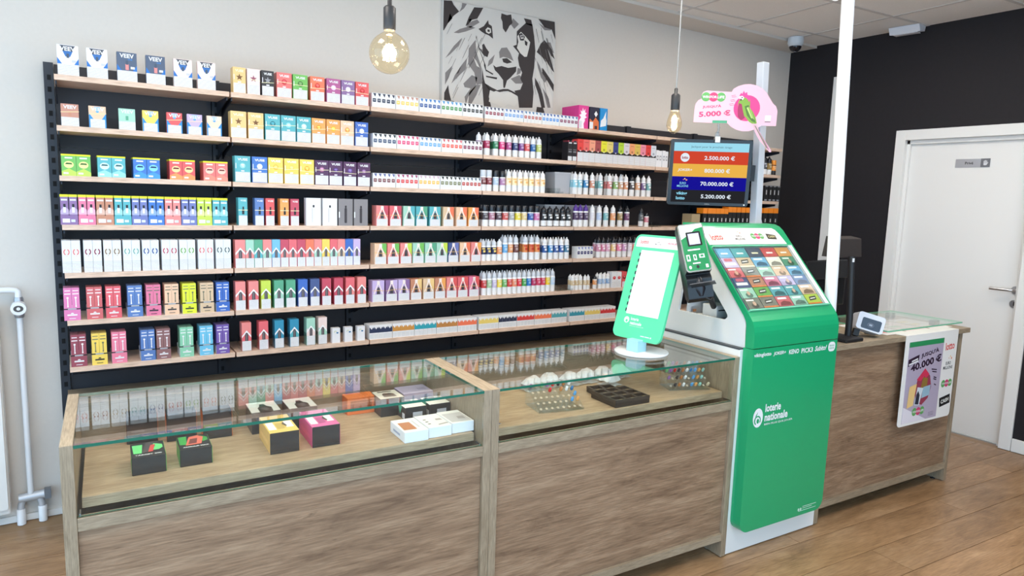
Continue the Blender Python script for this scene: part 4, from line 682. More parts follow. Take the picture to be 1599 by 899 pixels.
for x in (ua+.006, ub-.018):
    pr_ = [(.0,.925),(.478,.925),(.478,1.0),(.425,1.14),(.385,1.40),(.345,1.412),(.305,1.39),(.015,1.058),(.004,1.03)]
    hole = [(.400,1.025),(.135,1.025),(.116,1.029),(.106,1.039),(.106,1.048),(.116,1.062),(.335,1.302),(.36,1.302)]
    # outline bridged to the opening, so the panel stays one sheet
    bm = bmesh.new(); vo = [bm.verts.new((x, a, b)) for a, b in pr_]; vh_ = [bm.verts.new((x, a, b)) for a, b in hole]
    eo = [bm.edges.new((vo[i], vo[(i+1)%len(vo)])) for i in range(len(vo))]; eh = [bm.edges.new((vh_[i], vh_[(i+1)%len(vh_)])) for i in range(len(vh_))]
    bmesh.ops.triangle_fill(bm, edges=eo+eh, use_beauty=True); r_ = bmesh.ops.extrude_face_region(bm, geom=bm.faces[:])
    for g in r_['geom']:
        if isinstance(g, bmesh.types.BMVert): g.co.x += .012
    bmesh.ops.recalc_face_normals(bm, faces=bm.faces); me = bpy.data.meshes.new('side_panel'); bm.to_mesh(me); bm.free(); me.materials.append(WLAC); place('side_panel', me, K)
MB().box(ua+.019, ub-.019, .02, .478, .985, .998).obj('inner_tray', BLK, K)
MB().box(ua+.02, ub-.02, .345, .360, .998, 1.385).obj('rear_board', M((206,210,216),.4), K)
MB().box(ua+.02, ub-.02, .09, .34, .9985, 1.012).obj('drawer_rail', BLKG, K)
MB().box(.0, ua+.0055, .012, .478, .9185, .9205).box(-.0006, ua+.0058, .006, .477, .9175, .9245).obj('dark_seam', M((70,72,76),.5), K)
sc = MB()
for y in (.06, .13, .33, .42): sc.box(ua+.004, ua+.0075, y-.005, y+.005, .900, .906)
sc.obj('screws', STEEL, K)
# decorations of the front
g = empty('front_print', (0,0,0), (0,0,0), K); Y = -.0506
for wd, a, b, z, h, sh in (('vikinglotto',2.392,2.499,.9005,.021,0),('JOKER+',2.513,2.593,.8985,.019,.2),('KENO',2.614,2.680,.8985,.021,0),('PICK3',2.697,2.775,.8965,.022,0),('Subito!',2.789,2.873,.898,.024,.3)):
    text(wd, g, (a+b)/2-U0, z, b-a, h, Y, WHITE, .025, 0, sh)
MB().flat(rrect(2.884-U0,2.934-U0,.876,.920,.018), Y).obj('round_badge', WHITE, g)
mm = MB()
for q in ((2.897,.903),(2.909,.903),(2.921,.903),(2.897,.891),(2.909,.891),(2.921,.891)): mm.flat(disc(q[0]-U0,q[1],.0048,n=10), Y-.0004)
mm.obj('badge_dots', M((150,190,170)), g)
text('loterie', g, 2.540-U0, .665, .100, .036, Y, WHITE, .03); text('nationale', g, 2.564-U0, .624, .150, .036, Y, WHITE, .03); text('BIEN PLUS QUE JOUER', g, 2.582-U0, .592, .184, .0105, Y, WHITE, .01)
lg = MB().flat(disc(2.446-U0,.628,.031,.042,24), Y, 0); ring(lg, 2.444-U0, .617, .021, .006, Y-.0003, 1, -.2*PI, 1.35*PI, 18); lg.flat([(2.425-U0,.612),(2.431-U0,.64),(2.444-U0,.655),(2.44-U0,.643),(2.432-U0,.63),(2.43-U0,.612)], Y-.0003, 1); lg.flat(disc(2.447-U0,.614,.008,.011,12), Y-.0003, 1)
lg.obj('round_logo', [WHITE, GREEN], g)
sm = MB().flat(disc(2.775-U0,.147,.006,.007,12), Y).flat(disc(2.790-U0,.147,.006,.007,12), Y)
for z, a, b in ((.157,2.802,2.90),(.149,2.802,2.87),(.139,2.775,2.90)): sm.flat(quad(a-U0,b-U0,z-.0014,z+.0014), Y)
sm.obj('small_print', M((190,225,205)), g)
# sloping face: local frame along the slope
TA = math.atan2(1, 1.1); SL = empty('ticket_window', (0, 0, 1.085), (-TA, 0, 0), K)
fx = MB(); x0, x1, t0, t1 = ua+.006, .553, -.002, .328
fx.box(x0, x1+.002, -.012, -.0005, t0-.006, t0).box(x0, x1+.002, -.012, -.0005, t1, t1+.006)
fx.obj('frame', M((120,200,165),.4), SL); MB().box(.524, .549, -.013, -.0005, t0, t1).obj('white_edge', WHITE, SL); MB().box(x0, .524, -.003, -.0004, t0, t1).obj('backing', M((96,104,110),.6), SL)
MB().box(x0, .524, -.013, -.0105, t0, t1, 0, [1,1,0,1,0,1]).obj('glass_pane', [GLASS, GEDGE], SL)
HD = empty('header_sign', (0, 0, 1.085), (-TA, 0, 0), K)
MB().prism([(.022,.345),(.538,.345),(.526,.405),(.515,.43),(.497,.441),(.034,.441),(.022,.43)], 'y', -.004, -.0005).obj('white_board', M((232,230,226),.3), HD)
RED = M((215,60,50)); GRY = M((96,92,92)); GRN = M((95,165,90)); PNK = M((205,60,110))
def logo_lotto(p, cx, cz, w, h, y): text('lotto', p, cx, cz, w, h, y, RED, .018, .06)
def logo_euro(p, cx, cz, w, y, c=GRY, star=True):
    text('EURO', p, cx, cz+w*.12, w*.55, w*.2, y, c, .012); text('MILLIONS', p, cx, cz-w*.14, w, w*.19, y, c, .012)
    if star:
        m = MB(); 
        for k, (a, b, r) in enumerate(((.02,.42,.05),(.16,.52,.07),(.30,.40,.10))): m.flat([(cx+a*w+w*r*(1 if q%2==0 else .45)*math.sin(q*PI/5), cz+b*w+w*r*(1 if q%2==0 else .45)*math.cos(q*PI/5)) for q in range(10)], y, k%2)
        m.obj('star_logo', [M((225,130,90)), M((240,190,70))], p)
def logo_win(p, cx, cz, w, y):
    r = w*.19
    for k, t in enumerate(('WIN','FOR','LIFE')):
        MB().flat(disc(cx+(k-1)*w*.31, cz, r, n=18), y-.0002*(k == 1)).obj('logo_disc', PNK if k == 1 else GRN, p); text(t, p, cx+(k-1)*w*.31, cz, r*1.5, r*.55, y-.0008, WHITE, .02)
def logo_cash(p, cx, cz, w, y, rot=.1):
    c, s = math.cos(rot), math.sin(rot); h = w*.5
    MB().flat([(cx+c*a*w/2-s*b*h/2, cz+s*a*w/2+c*b*h/2) for a, b in ((-1,-1),(1,-1),(1,1),(-1,1))], y).obj('logo_block', BLK, p); text('CASH', p, cx, cz, w*.74, h*.42, y-.0006, M((240,240,235)), .03, rot)
logo_lotto(HD, .088, .388, .076, .036, -.0048); logo_euro(HD, .235, .385, .064, -.0048); logo_win(HD, .360, .392, .088, -.0048)
MB().flat([(.425,.375),(.487,.372),(.49,.398),(.428,.408)], -.0046).obj('logo_block', M((60,56,42)), HD); text('CASH', HD, .458, .389, .046, .012, -.0052, M((215,205,150)), .03, .02)
# scratch tickets lying behind the pane
TK = [['a5 skyblue','a lilac','p rose','w darkblue','p mint','p olive'],['a5 teal','c tan','c olive','c brown','c green','c olive'],['a5 navy','s skyblue','s mint','s pink','s teal','s rose'],['a5 red','s ivory','p peach','p lilac','p teal','s mint'],['a5 orange','p seagreen','s skyblue','s denim','s peach','c lime']]
Mkw = K.matrix_world if False else None
def kiosk_pt(x, y, t):     # point of the slope in the world
    ca_, sa_ = math.cos(TA), math.sin(TA); return CW(U0+x, y*ca_+t*sa_, 1.085+t*ca_-y*sa_)
for cI, colm in enumerate(TK):
    cw = (.524-x0-.006)/5; xx = x0+.003+cI*cw
    for rI, s in enumerate(colm):
        kd, cn = s.split(); tz = t1-.004-(rI+1)*.0535; h = .052 if rI < 5 else .052
        nm = {'a5':'plain','a':'lettered','p':'pictured','w':'lettered','c':'dark logo','s':'titled'}[kd]
        o = tag(place('scratch_ticket', shared(('tk',cn), lambda: MB().box(0, .094, 0, .0012, 0, .0515).mesh('scratch_ticket', M(tuple(int(.72*v+.16*sum(C[cn])/3+20) for v in C[cn]),.35))), None, kiosk_pt(xx, -.006, tz), (-TA, 0, TH)), f'{cn} {nm} scratch ticket, {ORD[cI+1]} column, {ORD[rI+1]} from top, in kiosk window', 'ticket', 'scratch tickets in the kiosk window')
        wt = M((244,242,236)); lite = M(tuple(min(255,v+55) for v in C[cn])); dk = M(tuple(int(v*.55) for v in C[cn]))
        if kd == 'a5': deco(o, 'title_print', ('t5',cn), lambda m: m.flat(quad(.025,.068,.018,.026), -.0005), M((240,230,190)) if cn == 'navy' else wt)
        elif kd in 'aw':
            deco(o, 'title_print', ('ta',cn), lambda m: m.flat(rrect(.02,.07,.032,.048,.007), -.0005).flat(quad(.012,.082,.012,.026), -.0005, 1), [M((190,90,110)), wt])
        elif kd == 'c':
            deco(o, 'dark_logo', ('tc',cn), lambda m: m.flat([(.02,.018),(.068,.022),(.074,.042),(.026,.038)], -.0005).flat([(.028,.026),(.064,.029),(.066,.034),(.03,.031)], -.0008, 1).flat(quad(0,.094,0,.007), -.0005, 2), [M((58,56,52)), wt, M((225,120,60)) if cn != 'tan' else lite])
        elif kd == 's':
            deco(o, 'title_print', ('ts',cn), lambda m: m.flat(quad(.012,.07,.036,.045), -.0005).flat([(.01,.004),(.084,.004),(.08,.02),(.045,.028),(.02,.02)], -.0005, 1), [M((235,235,245)), dk])
        else:
            deco(o, 'picture', ('tp',cn), lambda m: m.flat(disc(.052,.014,.022,.013), -.0005).flat(disc(.052,.024,.010,.011,12), -.0008, 1).flat(quad(.012,.058,.038,.045), -.0005, 2), [dk, M((205,165,140)), wt])
# things in the opening of the kiosk
e = cnt('white_printer_box', U0+.05, 'white box under the ticket checker inside the kiosk opening', 'box', .20, 1.0125)
bevel(MB().box(.01,.10,0.0,.085,0,.06).obj('box_body', M((222,222,220),.4), e), .003); MB().box(.02,.09,-.001,.0,.035,.04).obj('slot', BLK, e)
e = cnt('metal_ticket_stop', U0+.05, 'small metal bracket and white paper slip in the kiosk opening', 'bracket', .345, 1.0135)
b = MB().box(0,.05,0,.004,0,.035).box(0,.05,.004,.03,0,.003).box(.0,.004,.004,.03,.003,.03); b.obj('bracket_body', STEEL, e)
MB().prism([(.0,-.035),(.06,-.04),(.07,-.005),(.01,-.004)], 'z', .0005, .0015).obj('paper_slip', M((246,246,242)), e); MB().box(.012,.03,-.004,0,.01,.022).obj('tan_block', M((176,120,80)), e)
# ticket checker
cA = math.radians(-26)
e = tag(empty('ticket_checker', CW(2.082, .051, 1.2490), face((.888,-.434,.148), (-.005,.09,.175))), 'black ticket checker with green face and small screen beside the kiosk', 'machine'); e.scale = (.9, .9, .9)
b = MB().prism([(.002,.0),(.002,.215),(.012,.222),(.045,.205),(.055,.12),(.088,.04),(.10,-.05),(.095,-.10),(.07,-.125),(.05,-.115),(.022,-.03),(.03,-.005)], 'x', -.002, .112); bevel(b.obj('housing', M((17,18,21),.35), e), .004)
fp = rrect(-.002, .114, -.004, .222, .014, 4)
MB().prism(fp, 'y', -.004, .002).obj('bezel', M((150,156,150),.25,.6), e)
MB().flat(rrect(.003,.109,.002,.217,.011,4), -.0045).obj('face_plate', M((22,128,72),.25), e)
MB().flat([(.003,.15),(.045,.172),(.075,.195),(.109,.20),(.109,.217),(.003,.217)], -.0047).obj('pale_swoosh', M((220,224,212),.3), e)
MB().flat(rrect(.028,.094,.115,.182,.004,3), -.0052).obj('screen_frame', BLKG, e); MB().flat(quad(.036,.086,.122,.174), -.0057).obj('screen', M((176,172,198),.3,0,.35), e)
ic = MB()
for x, z, a, h in ((.018,.062,.008,.03),(.048,.062,.007,.026),(.08,.066,.012,.018)): ic.flat(quad(x-a,x+a,z-h/2,z+h/2), -.005).flat(quad(x-a*.55,x+a*.55,z-h*.25,z+h*.3), -.0055, 1)
for x, z, a in ((.05,.098,.028),(.05,.035,.017)): ic.flat(quad(x-a,x+a,z-.003,z+.003), -.005)
ic.flat(disc(.018,.018,.006,.008,12), -.005).flat(quad(.088,.1,.010,.026), -.005).flat(disc(.052,.018,.007,.008,12), -.005, 2); ic.obj('icon_print', [WHITE, M((22,128,72)), BLK], e)
MB().lathe([(.012,-.03),(.03,.0),(.034,.045),(.030,.06)], 14, c=(.056,.055)).obj('scan_nose', M((20,22,30),.25), e, (0,0,-.075))
lp = MB().prism([(.005,.0),(.11,-.02),(.085,-.075),(-.02,-.062)], 'z', -.004, 0); lp.obj('ticket_lip', M((40,44,52),.3), e, (0,.0,-.07))
MB().tube([(.09,.06,-.08),(.10,.055,-.105),(.105,.05,-.12),(.092,.045,-.128),(.08,.05,-.118),(.074,.06,-.10)], .0045, 8).obj('cable', BLK, e)
MB().tube([(.065,.08,-.03),(.11,.14,-.035),(.15,.21,-.05),(.205,.335,-.10)], .014, 8).obj('wall_mount', BLK, e)
# result sign on a round foot
e = tag(empty('result_sign', CW(2.035, .24, .8885), (0,0,0)), 'green tilted sign board with white result sheet on a round foot', 'sign')
MB().lathe([(.112,0),(.114,.004),(.112,.008),(.02,.0095)], 40).obj('round_foot', M((226,228,228),.3), e)
th = TH+math.radians(-80.96); tl = math.radians(17.05)
ce_, se_ = math.cos(th), math.sin(th)
pA = Vector((1.9852+0, .3819, .942)); pw = Vector(CW(*pA))-Vector(CW(2.035,.24,.8885))
pn = empty('board', pw, (-tl, 0, th), e); w_, h_ = .259, .458
bevel(MB().prism(rrect(0, w_, 0, h_, .03, 6), 'y', 0, .012).obj('green_board', M((92,214,158),.35), pn), .002)
MB().flat(rrect(.012,.247,.402,.448,.018,5,(0,0,1,1)), -.0006).obj('header', M((240,240,240)), pn)
MB().box(.05,.222,-.002,-.0006,.105,.388).obj('result_sheet', M((250,250,250),.5), pn)
ck = MB()
for k in range(10): ck.box(.043,.05,-.003,-.0006,.114+k*.0275,.128+k*.0275)
ck.obj('sheet_clips', M((30,70,60)), pn)
ln = MB()
for k in range(9): ln.flat(quad(.15+.006*(k%3),.212,.135+k*.027,.1372+k*.027), -.0024)
ln.obj('faint_lines', M((212,218,222)), pn)
logo_lotto(pn, .055, .426, .045, .017, -.0012); logo_euro(pn, .13, .424, .034, -.0012, star=False); text('WIN FOR LIFE', pn, .20, .426, .046, .008, -.0012, PNK, .02)
MB().flat(disc(.062,.078,.014,n=18), -.0008).flat(disc(.063,.074,.006,n=12), -.0012, 1).obj('round_logo', [WHITE, M((92,214,158),.35)], pn)
text('loterie', pn, .105, .086, .042, .014, -.0008, WHITE, .03); text('nationale', pn, .115, .068, .062, .014, -.0008, WHITE, .03); text('BIEN PLUS QUE JOUER', pn, .122, .055, .076, .004, -.0008, WHITE, .01); MB().flat(quad(.155,.175,.018,.022), -.0008).flat(quad(.178,.202,.018,.022), -.0008).flat(quad(.206,.212,.017,.023), -.0008).obj('small_print', M((225,245,235)), pn)
st_ = MB().prism([(-.03,-.035),(.03,-.035),(.03,.02),(-.03,.02)], 'z', 0, .05); sp = Vector(CW(2.012,.24,.898))-Vector(CW(2.035,.24,.8885)); st_.obj('stem', M((170,215,225),.2), e, sp, (0,0,th))
MB().prism([(.0,-.01),(.012,-.01),(.012,.2),(.0,.2)], 'x', .1, .16).obj('back_support', M((200,204,206),.4), pn, (0,.0135,.03))
# ---------------------------------------------------------------- monitor on its column with the parrot sign
e = cnt('monitor_column', 0, 'square white post rising behind the kiosk carrying the jackpot monitor', 'post')
def lean(u, z): return u-.031*(z-1.44)/.79
cz0, cz1 = 0.002, 2.238
def sq(u0, u1, v0, v1, za, zb):
    m = MB(); q = [(u0,v0),(u1,v0),(u1,v1),(u0,v1)]
    vs = [(lean(a,za), b, za) for a, b in q]+[(lean(a,zb), b, zb) for a, b in q]
    return m.add(vs, [(3,2,1,0),(4,5,6,7),(0,1,5,4),(1,2,6,5),(2,3,7,6),(3,0,4,7)])
bevel(sq(3.004, 3.049, .505, .548, cz0, cz1).obj('post', M((214,218,224),.4), e), .004)
bevel(sq(2.975, 3.09, .50, .60, .0, .012).obj('foot_plate', M((214,218,224),.4), e), .002)
MB().prism([(3.04,1.38),(3.085,1.38),(3.043,1.47)], 'y', .51, .545).obj('gusset', M((214,218,224),.4), e)
MON = Vector((2.7322, -.9839, 1.6745)); MY = -.6634
e = tag(empty('jackpot_monitor', MON, (math.radians(5.04), 0, MY)), 'black monitor listing lottery jackpots in coloured rows on white post', 'monitor')
bevel(MB().prism(rrect(-.2,.2,-.1625,.1625,.012,4), 'y', .0, .035).obj('housing', BLKG, e), .004)
bevel(MB().box(-.12,.12,.0355,.06,-.11,.11).obj('rear_housing', BLK, e), .004)
sx, rows = .1825, [(.1045,.1465,(160,225,245)),(.0425,.1045,(214,70,44)),(-.0205,.0425,(240,184,76)),(-.0865,-.0205,(14,6,150)),(-.148,-.0865,(34,34,38))]
scr = empty('screen', (0,0,0), (0,0,0), e)
EM = .95
for z0, z1, c in rows: MB().flat(quad(-sx, sx+.005*0, z0, z1), -.0006).obj('screen_row', ME(c,EM), scr)
EW = ME((235,245,255),EM); EB = ME((150,225,250),EM)
text('Jackpot pour le prochain tirage', scr, .0, .1255, .20, .013, -.0012, ME((110,140,160),.6), .0)
for s, z, x, w2 in (('2.500.000 €',.0735,.043,.148),('800.000 €',.011,.036,.125),('70.000.000 €',-.0535,.04,.162),('5.200.000 €',-.117,.04,.148)): text(s, scr, x, z, w2, .021, -.0012, EW, .022)
MB().flat(disc(-.126,.0735,.022,n=22), -.001).obj('lotto_disc', EW, scr); text('lotto', scr, -.126, .0735, .03, .015, -.0016, ME((200,50,60),.6), .03)
text('JOKER+', scr, -.122, .011, .072, .016, -.0012, EW, .02, 0, .2); logo_euro(scr, -.128, -.060, .056, -.0012, EB); text('viking', scr, -.13, -.106, .054, .02, -.0012, EB, .03); text('lotto', scr, -.135, -.128, .044, .016, -.0012, EB, .03)
text('DELL', e, .0, -.1555, .026, .006, -.0007, M((120,122,126)), .02); MB().flat(disc(.182,-.155,.003,n=10), -.0007).obj('power_light', M((235,235,235),.3,0,1), e)
arm = MB()
for z in (.03, -.025): arm.box(-.02,.19,.061,.075,z-.008,z+.008).box(.19,.215,.02,.075,z-.009,z+.009)
arm.box(-.05,.05,.0605,.07,-.05,.05); arm.obj('mount_arm', BLK, e); MB().box(.15,.24,.0755,.16,-.04,.04).obj('post_bracket', BLK, e)
# parrot sign clipped to the monitor
e = tag(empty('parrot_sign', MON, (math.radians(5.04), 0, MY)), 'pink cut-out card sign with green parrot clipped on top of the monitor', 'sign')
out = [(-.099,.246),(-.098,.318),(-.094,.335),(-.083,.35),(-.0686,.358),(-.0686,.378),(-.062,.39),(-.045,.3963),(.074,.3915)]
out += [(.151+.124*math.cos(a)*.93, .318+.112*math.sin(a)) for a in [math.radians(t) for t in (128,115,100,85,70,55,40,28)]]
out += [(.2737,.3413),(.29,.328),(.299,.3056),(.299,.2346),(.2234,.2351)]
out += [(.151+.115*math.cos(a), .318+.112*math.sin(a)) for a in [math.radians(t) for t in (-50,-65,-80,-95,-110,-125,-138)]]+[(.06,.2405)]
MB().prism(out, 'y', -.0012, .0).obj('pink_card', M((226,178,194),.6), e)
MB().flat(disc(.1515,.3165,.063,.0615,28), -.0016).obj('magenta_disc', M((218,62,130)), e)
pt = empty('parrot', (0,0,0), (0,0,0), e)
MB().flat([(.111,.352),(.128,.366),(.158,.372),(.165,.345),(.166,.318),(.182,.300),(.196,.276),(.206,.246),(.19,.24),(.168,.252),(.146,.278),(.128,.262),(.118,.285),(.113,.315),(.108,.335)], -.0032).obj('green_body', M((122,160,62),.6), pt)
MB().flat([(.112,.34),(.108,.31),(.112,.275),(.128,.258),(.145,.27),(.132,.31),(.126,.335)], -.0034).obj('dark_breast', M((150,40,84)), pt)
MB().flat([(.14,.325),(.158,.332),(.172,.305),(.19,.272),(.2,.248),(.18,.256),(.155,.282)], -.0036).flat([(.15,.318),(.158,.322),(.184,.268),(.176,.27)], -.004, 1).flat([(.16,.326),(.166,.318),(.192,.262),(.186,.268)], -.004, 1).obj('wing', [M((74,112,40)), M((176,206,110))], pt)
MB().flat([(.11,.372),(.118,.388),(.124,.382),(.13,.398),(.136,.386),(.146,.392),(.148,.38),(.162,.372),(.160,.345),(.15,.36),(.13,.372)], -.0036).obj('pink_crest', M((226,64,140)), pt)
MB().flat([(.110,.372),(.126,.374),(.134,.366),(.130,.356),(.118,.358),(.108,.362)], -.0042).obj('white_face', M((232,226,224)), pt)
MB().flat(disc(.124,.3655,.0032,n=10), -.0046).flat([(.118,.362),(.124,.358),(.121,.350),(.115,.354)], -.0046, 1).obj('eye_and_beak', [BLK, M((60,52,50))], pt)
MB().prism([(.186,.245),(.206,.242),(.225,.20),(.287,.118),(.288,.110),(.280,.108),(.225,.165),(.20,.205)], 'y', -.0036, -.0016).flat([(.195,.235),(.201,.234),(.268,.13),(.262,.128)], -.004, 1).flat([(.204,.236),(.209,.228),(.276,.122),(.272,.12)], -.004, 2).obj('tail', [M((212,168,182)), M((120,120,96)), M((170,96,122))], pt)
logo_win(e, -.0118, .3665, .116, -.002); text("JUSQU'À", e, -.016, .321, .090, .017, -.002, PNK, .028, .07); text('5.000 €', e, .000, .2885, .152, .027, -.002, PNK, .035, .07)
fm = MB()
for x, z in ((.085,.372),(.082,.352),(.078,.333)): fm.flat([(x-.012,z),(x+.008,z+.004),(x+.008,z+.006),(x-.012,z+.002)], -.0018).flat([(x-.009,z-.006),(x+.012,z-.003),(x+.012,z-.001),(x-.009,z-.004)], -.0018)
fm.obj('speech_marks', PNK, e)
MB().flat(quad(.243,.270,.258,.284), -.0018).flat(quad(.243,.270,.252,.2555), -.0018, 1).obj('notice_patch', [M((226,240,246)), M((90,80,84))], e)
e = tag(empty('sign_clip', MON, (math.radians(5.04), 0, MY)), 'clear plastic clip stand holding the parrot sign on the monitor', 'clip')
MB().box(-.008,.062,-.0065,-.0042,.243,.256).obj('green_jaw', M((70,150,110),.3), e)
MB().tube([(.024,-.004,.243),(.022,-.004,.23),(.026,-.004,.222),(.024,-.004,.205),(.022,-.002,.195)], .0055, 8).prism([(.010,.1632),(.038,.1632),(.030,.20),(.016,.20)], 'y', -.009, .02).obj('clear_arm', glass('clip_plastic', (.86,.9,.92), 1.49, .08), e); MB().box(.012,.036,-.0105,-.0092,.150,.178).obj('clear_clamp', M((206,212,216),.25), e)
# white round pole on the right counter
e = tag(empty('round_pole', (0,0,0)), 'tall round white pole standing behind the right edge of the kiosk', 'pole')
b0, b1 = Vector(CW(3.022,.046,.8895)), Vector(CW(2.920,.046,2.782))
MB().tube([b0, b0+(b1-b0)*.0005, b1], .0270, 28).obj('tube', M((244,245,248),.3), e)
# ---------------------------------------------------------------- pendant bulbs
WARM = M((255,222,160), .4, 0, 60.0)
def pendant(x, y, zc, kind, lab):
    e = tag(empty('pendant_lamp', (x, y, zc)), lab, 'lamp'); top = ZC-zc
    if kind == 'globe':
        R = .0625; prof = [(.0006,-R)]+[(R*math.sin(a), -R*math.cos(a)) for a in [math.radians(t) for t in range(10,160,10)]]+[(.018,.062),(.0165,.072)]
        zs = .072; sr, sh = .019, .062
    else:
        R = .032; prof = [(.0006,-.052),(.006,-.051),(.018,-.044),(.028,-.032),(.032,-.018),(.031,-.004),(.027,.012),(.022,.028),(.018,.04),(.0165,.05)]
        zs = .046; sr, sh = .0185, .058
    MB().lathe(prof, 32, cap=False).obj('bulb_glass', AMBERG, e)
    MB().lathe([(sr*.9,zs-.004),(sr,zs),(sr,zs+sh),(sr*.7,zs+sh+.006),(.007,zs+sh+.008),(.007,zs+sh+.026),(.004,zs+sh+.03)], 20).obj('socket', M((42,42,44),.45), e)
    MB().lathe([(.006,zs-.02),(.008,zs-.03),(.005,.02),(.004,.0)], 10).obj('glass_stem', glass('stem_glass', (.98,.95,.88)), e)
    fl_ = MB(); n = 6; r0, r1 = (.009,.017) if kind == 'globe' else (.004,.010); z0, z1 = (-.022,.026) if kind == 'globe' else (-.026,.022)
    for k in range(n):
        a, b = 2*PI*k/n, 2*PI*(k+.5)/n
        fl_.tube([(r0*math.cos(a),r0*math.sin(a),z1),(r1*math.cos(b),r1*math.sin(b),z0)], .0026 if kind == 'globe' else .002, 5); fl_.tube([(r1*math.cos(b),r1*math.sin(b),z0),(r0*math.cos(a+2*PI/n),r0*math.sin(a+2*PI/n),z1)], .0026 if kind == 'globe' else .002, 5)
    fl_.obj('filament', WARM, e)
    ld = bpy.data.lights.new('bulb_light', 'POINT'); ld.energy = 14; ld.color = (1, .82, .58); ld.shadow_soft_size = .024 if kind == 'globe' else .014
    place('bulb_light', ld, e, (0,0,0))
    MB().tube([(0,0,zs+sh+.028),(.001,0,(zs+sh+top)/2),(.0,0,top-.012)], .0028, 8).obj('cord', M((150,150,148),.6), e)
    MB().lathe([(.045,top-.022),(.05,top-.016),(.05,top-.0005)], 24).obj('ceiling_rose', M((42,42,44),.45), e)
pendant(.883, -1.304, 1.953, 'globe', 'pendant lamp with large amber globe bulb above the left counter')
pendant(2.1627, -1.277, 1.858, 'pear', 'pendant lamp with small pear-shaped bulb beside the jackpot monitor')
# ---------------------------------------------------------------- lion canvas
e = tag(empty('lion_canvas', (1.868, YB-.03, 1.83)), 'square grey and black stencil lion canvas on the rear wall', 'painting')
SZ = .795; bevel(MB().box(0, SZ, 0, .028, .208, SZ).obj('canvas', M((205,200,194),.8), e), .002)
lm = {'g':(128,122,120),'d':(58,51,50),'w':(212,206,198),'d2':(52,46,46),'w2':(205,200,195),'d3':(40,36,36)}
for li, k in enumerate(['g','d','w','d2','w2','d3']):
    m = MB()
    for q in LION[k]:
        qq = clip([Vector((min(max(a,.002),.998)*SZ, min(max(b,.002),.998)*SZ)) for a, b in q], 1, .209, False)
        if len(qq) > 2: m.flat(qq, -.0004-.0003*li)
    if k == 'd': m.flat([(.002,.209),(.10*SZ,.209),(.10*SZ,.30*SZ),(.03*SZ,.30*SZ)], -.0007).flat([(.83*SZ,.209),(.93*SZ,.209),(.90*SZ,.33*SZ),(.84*SZ,.33*SZ)], -.0007).flat([(.36*SZ,.209),(.53*SZ,.209),(.5*SZ,.29*SZ),(.37*SZ,.29*SZ)], -.0007)
    m.obj({'g':'grey_fur_print','d':'dark_fur_print','w':'light_fur_print'}.get(k,'eye_print'), M(lm[k],.8), e)
wk = MB()     # fine whisker and mane strokes
rr = random.Random(3)
for k in range(46):
    s = rr.random(); x = .06+.30*s if k % 2 else .80+.17*s; z = .95-.55*rr.random(); L_ = .05+.07*rr.random(); sl = -.5 if k % 2 else .35
    wk.flat([(x*SZ,z*SZ),((x+.004)*SZ,(z+.002)*SZ),((x+sl*L_+.002)*SZ,(z-L_)*SZ),((x+sl*L_)*SZ,(z-L_)*SZ)] if 0 < x+sl*L_ < .99 else [(x*SZ,z*SZ),((x+.006)*SZ,z*SZ),((x+.004)*SZ,(z-.05)*SZ)], -.0025, k//2 % 2)
wk.obj('fur_strokes', [M((120,114,112),.8), M((70,62,60),.8)], e)
# ---------------------------------------------------------------- goods in the display counters
ZS = .7343
def gbox(name, u, v, w, d, h, lab, mats, cat='box', rot=0, z=ZS, grp=None):
    """closed box, origin at its front left bottom corner; mats: front, left side, top"""
    e = tag(empty(name, CW(u, v, z), (0,0,TH+rot)), lab, cat, grp)
    bevel(MB().box(0, w, 0, d, 0, h, 0, [0,2,0,1,0,1]).obj('carton', [mats[0], mats[1], mats[2]], e), .0012, 1); return e
BLKB = M((24,23,26), .35); GRB = M((60,160,70), .4); LGR = M((110,220,130), .4)
def topdeco(e, name, polys, mat, z): 
    m = MB()
    for q in polys: m.add([(p[0], p[1], z) for p in q], [list(range(len(q)))])
    return m.obj(name, mat, e)
def toptext(e, word, x, y, w, h, z, mat, bold=.03): o = text(word, e, 0, 0, w, h, 0, mat, bold); o.location = (x, y, z); o.rotation_euler = (-PI/2, 0, 0); return o
e = gbox('device_box', .1334, .136, .085, .118, .051, 'black and green device box lettered TARGET, left of two green boxes', [BLKB, GRB, BLKB])
topdeco(e, 'green_print', [[(.006,.03),(.026,.028),(.03,.10),(.004,.10)],[(.055,.045),(.07,.045),(.08,.06),(.08,.085),(.06,.10),(.045,.10),(.062,.085)]], LGR, .0515)
topdeco(e, 'device_picture', [[(.026,.026),(.048,.030),(.060,.112),(.040,.112)]], M((74,68,70)), .052); topdeco(e, 'red_stripe', [[(.042,.03),(.054,.032),(.062,.09),(.05,.085)]], M((215,75,70)), .0525); toptext(e, 'TARGET 200', .042, .014, .066, .009, .052, WHITE)
e = gbox('device_box', .2532, .1455, .085, .114, .051, 'black and green device box lettered ARMOUR with red device, right green box', [BLKB, GRB, BLKB])
topdeco(e, 'green_print', [[(.004,.04),(.022,.035),(.026,.11),(.004,.11)],[(.066,.05),(.08,.06),(.08,.085),(.068,.1),(.058,.1)]], GRB, .0515)
topdeco(e, 'device_picture', [[(.018,.028),(.06,.032),(.07,.09),(.056,.108),(.032,.10)]], M((222,110,90)), .052); topdeco(e, 'device_window', [[(.026,.038),(.048,.040),(.054,.082),(.034,.08)]], M((120,60,54)), .0525); toptext(e, 'ARMOUR MAX', .044, .015, .068, .009, .052, WHITE)
ORB = M((222,110,50), .4)
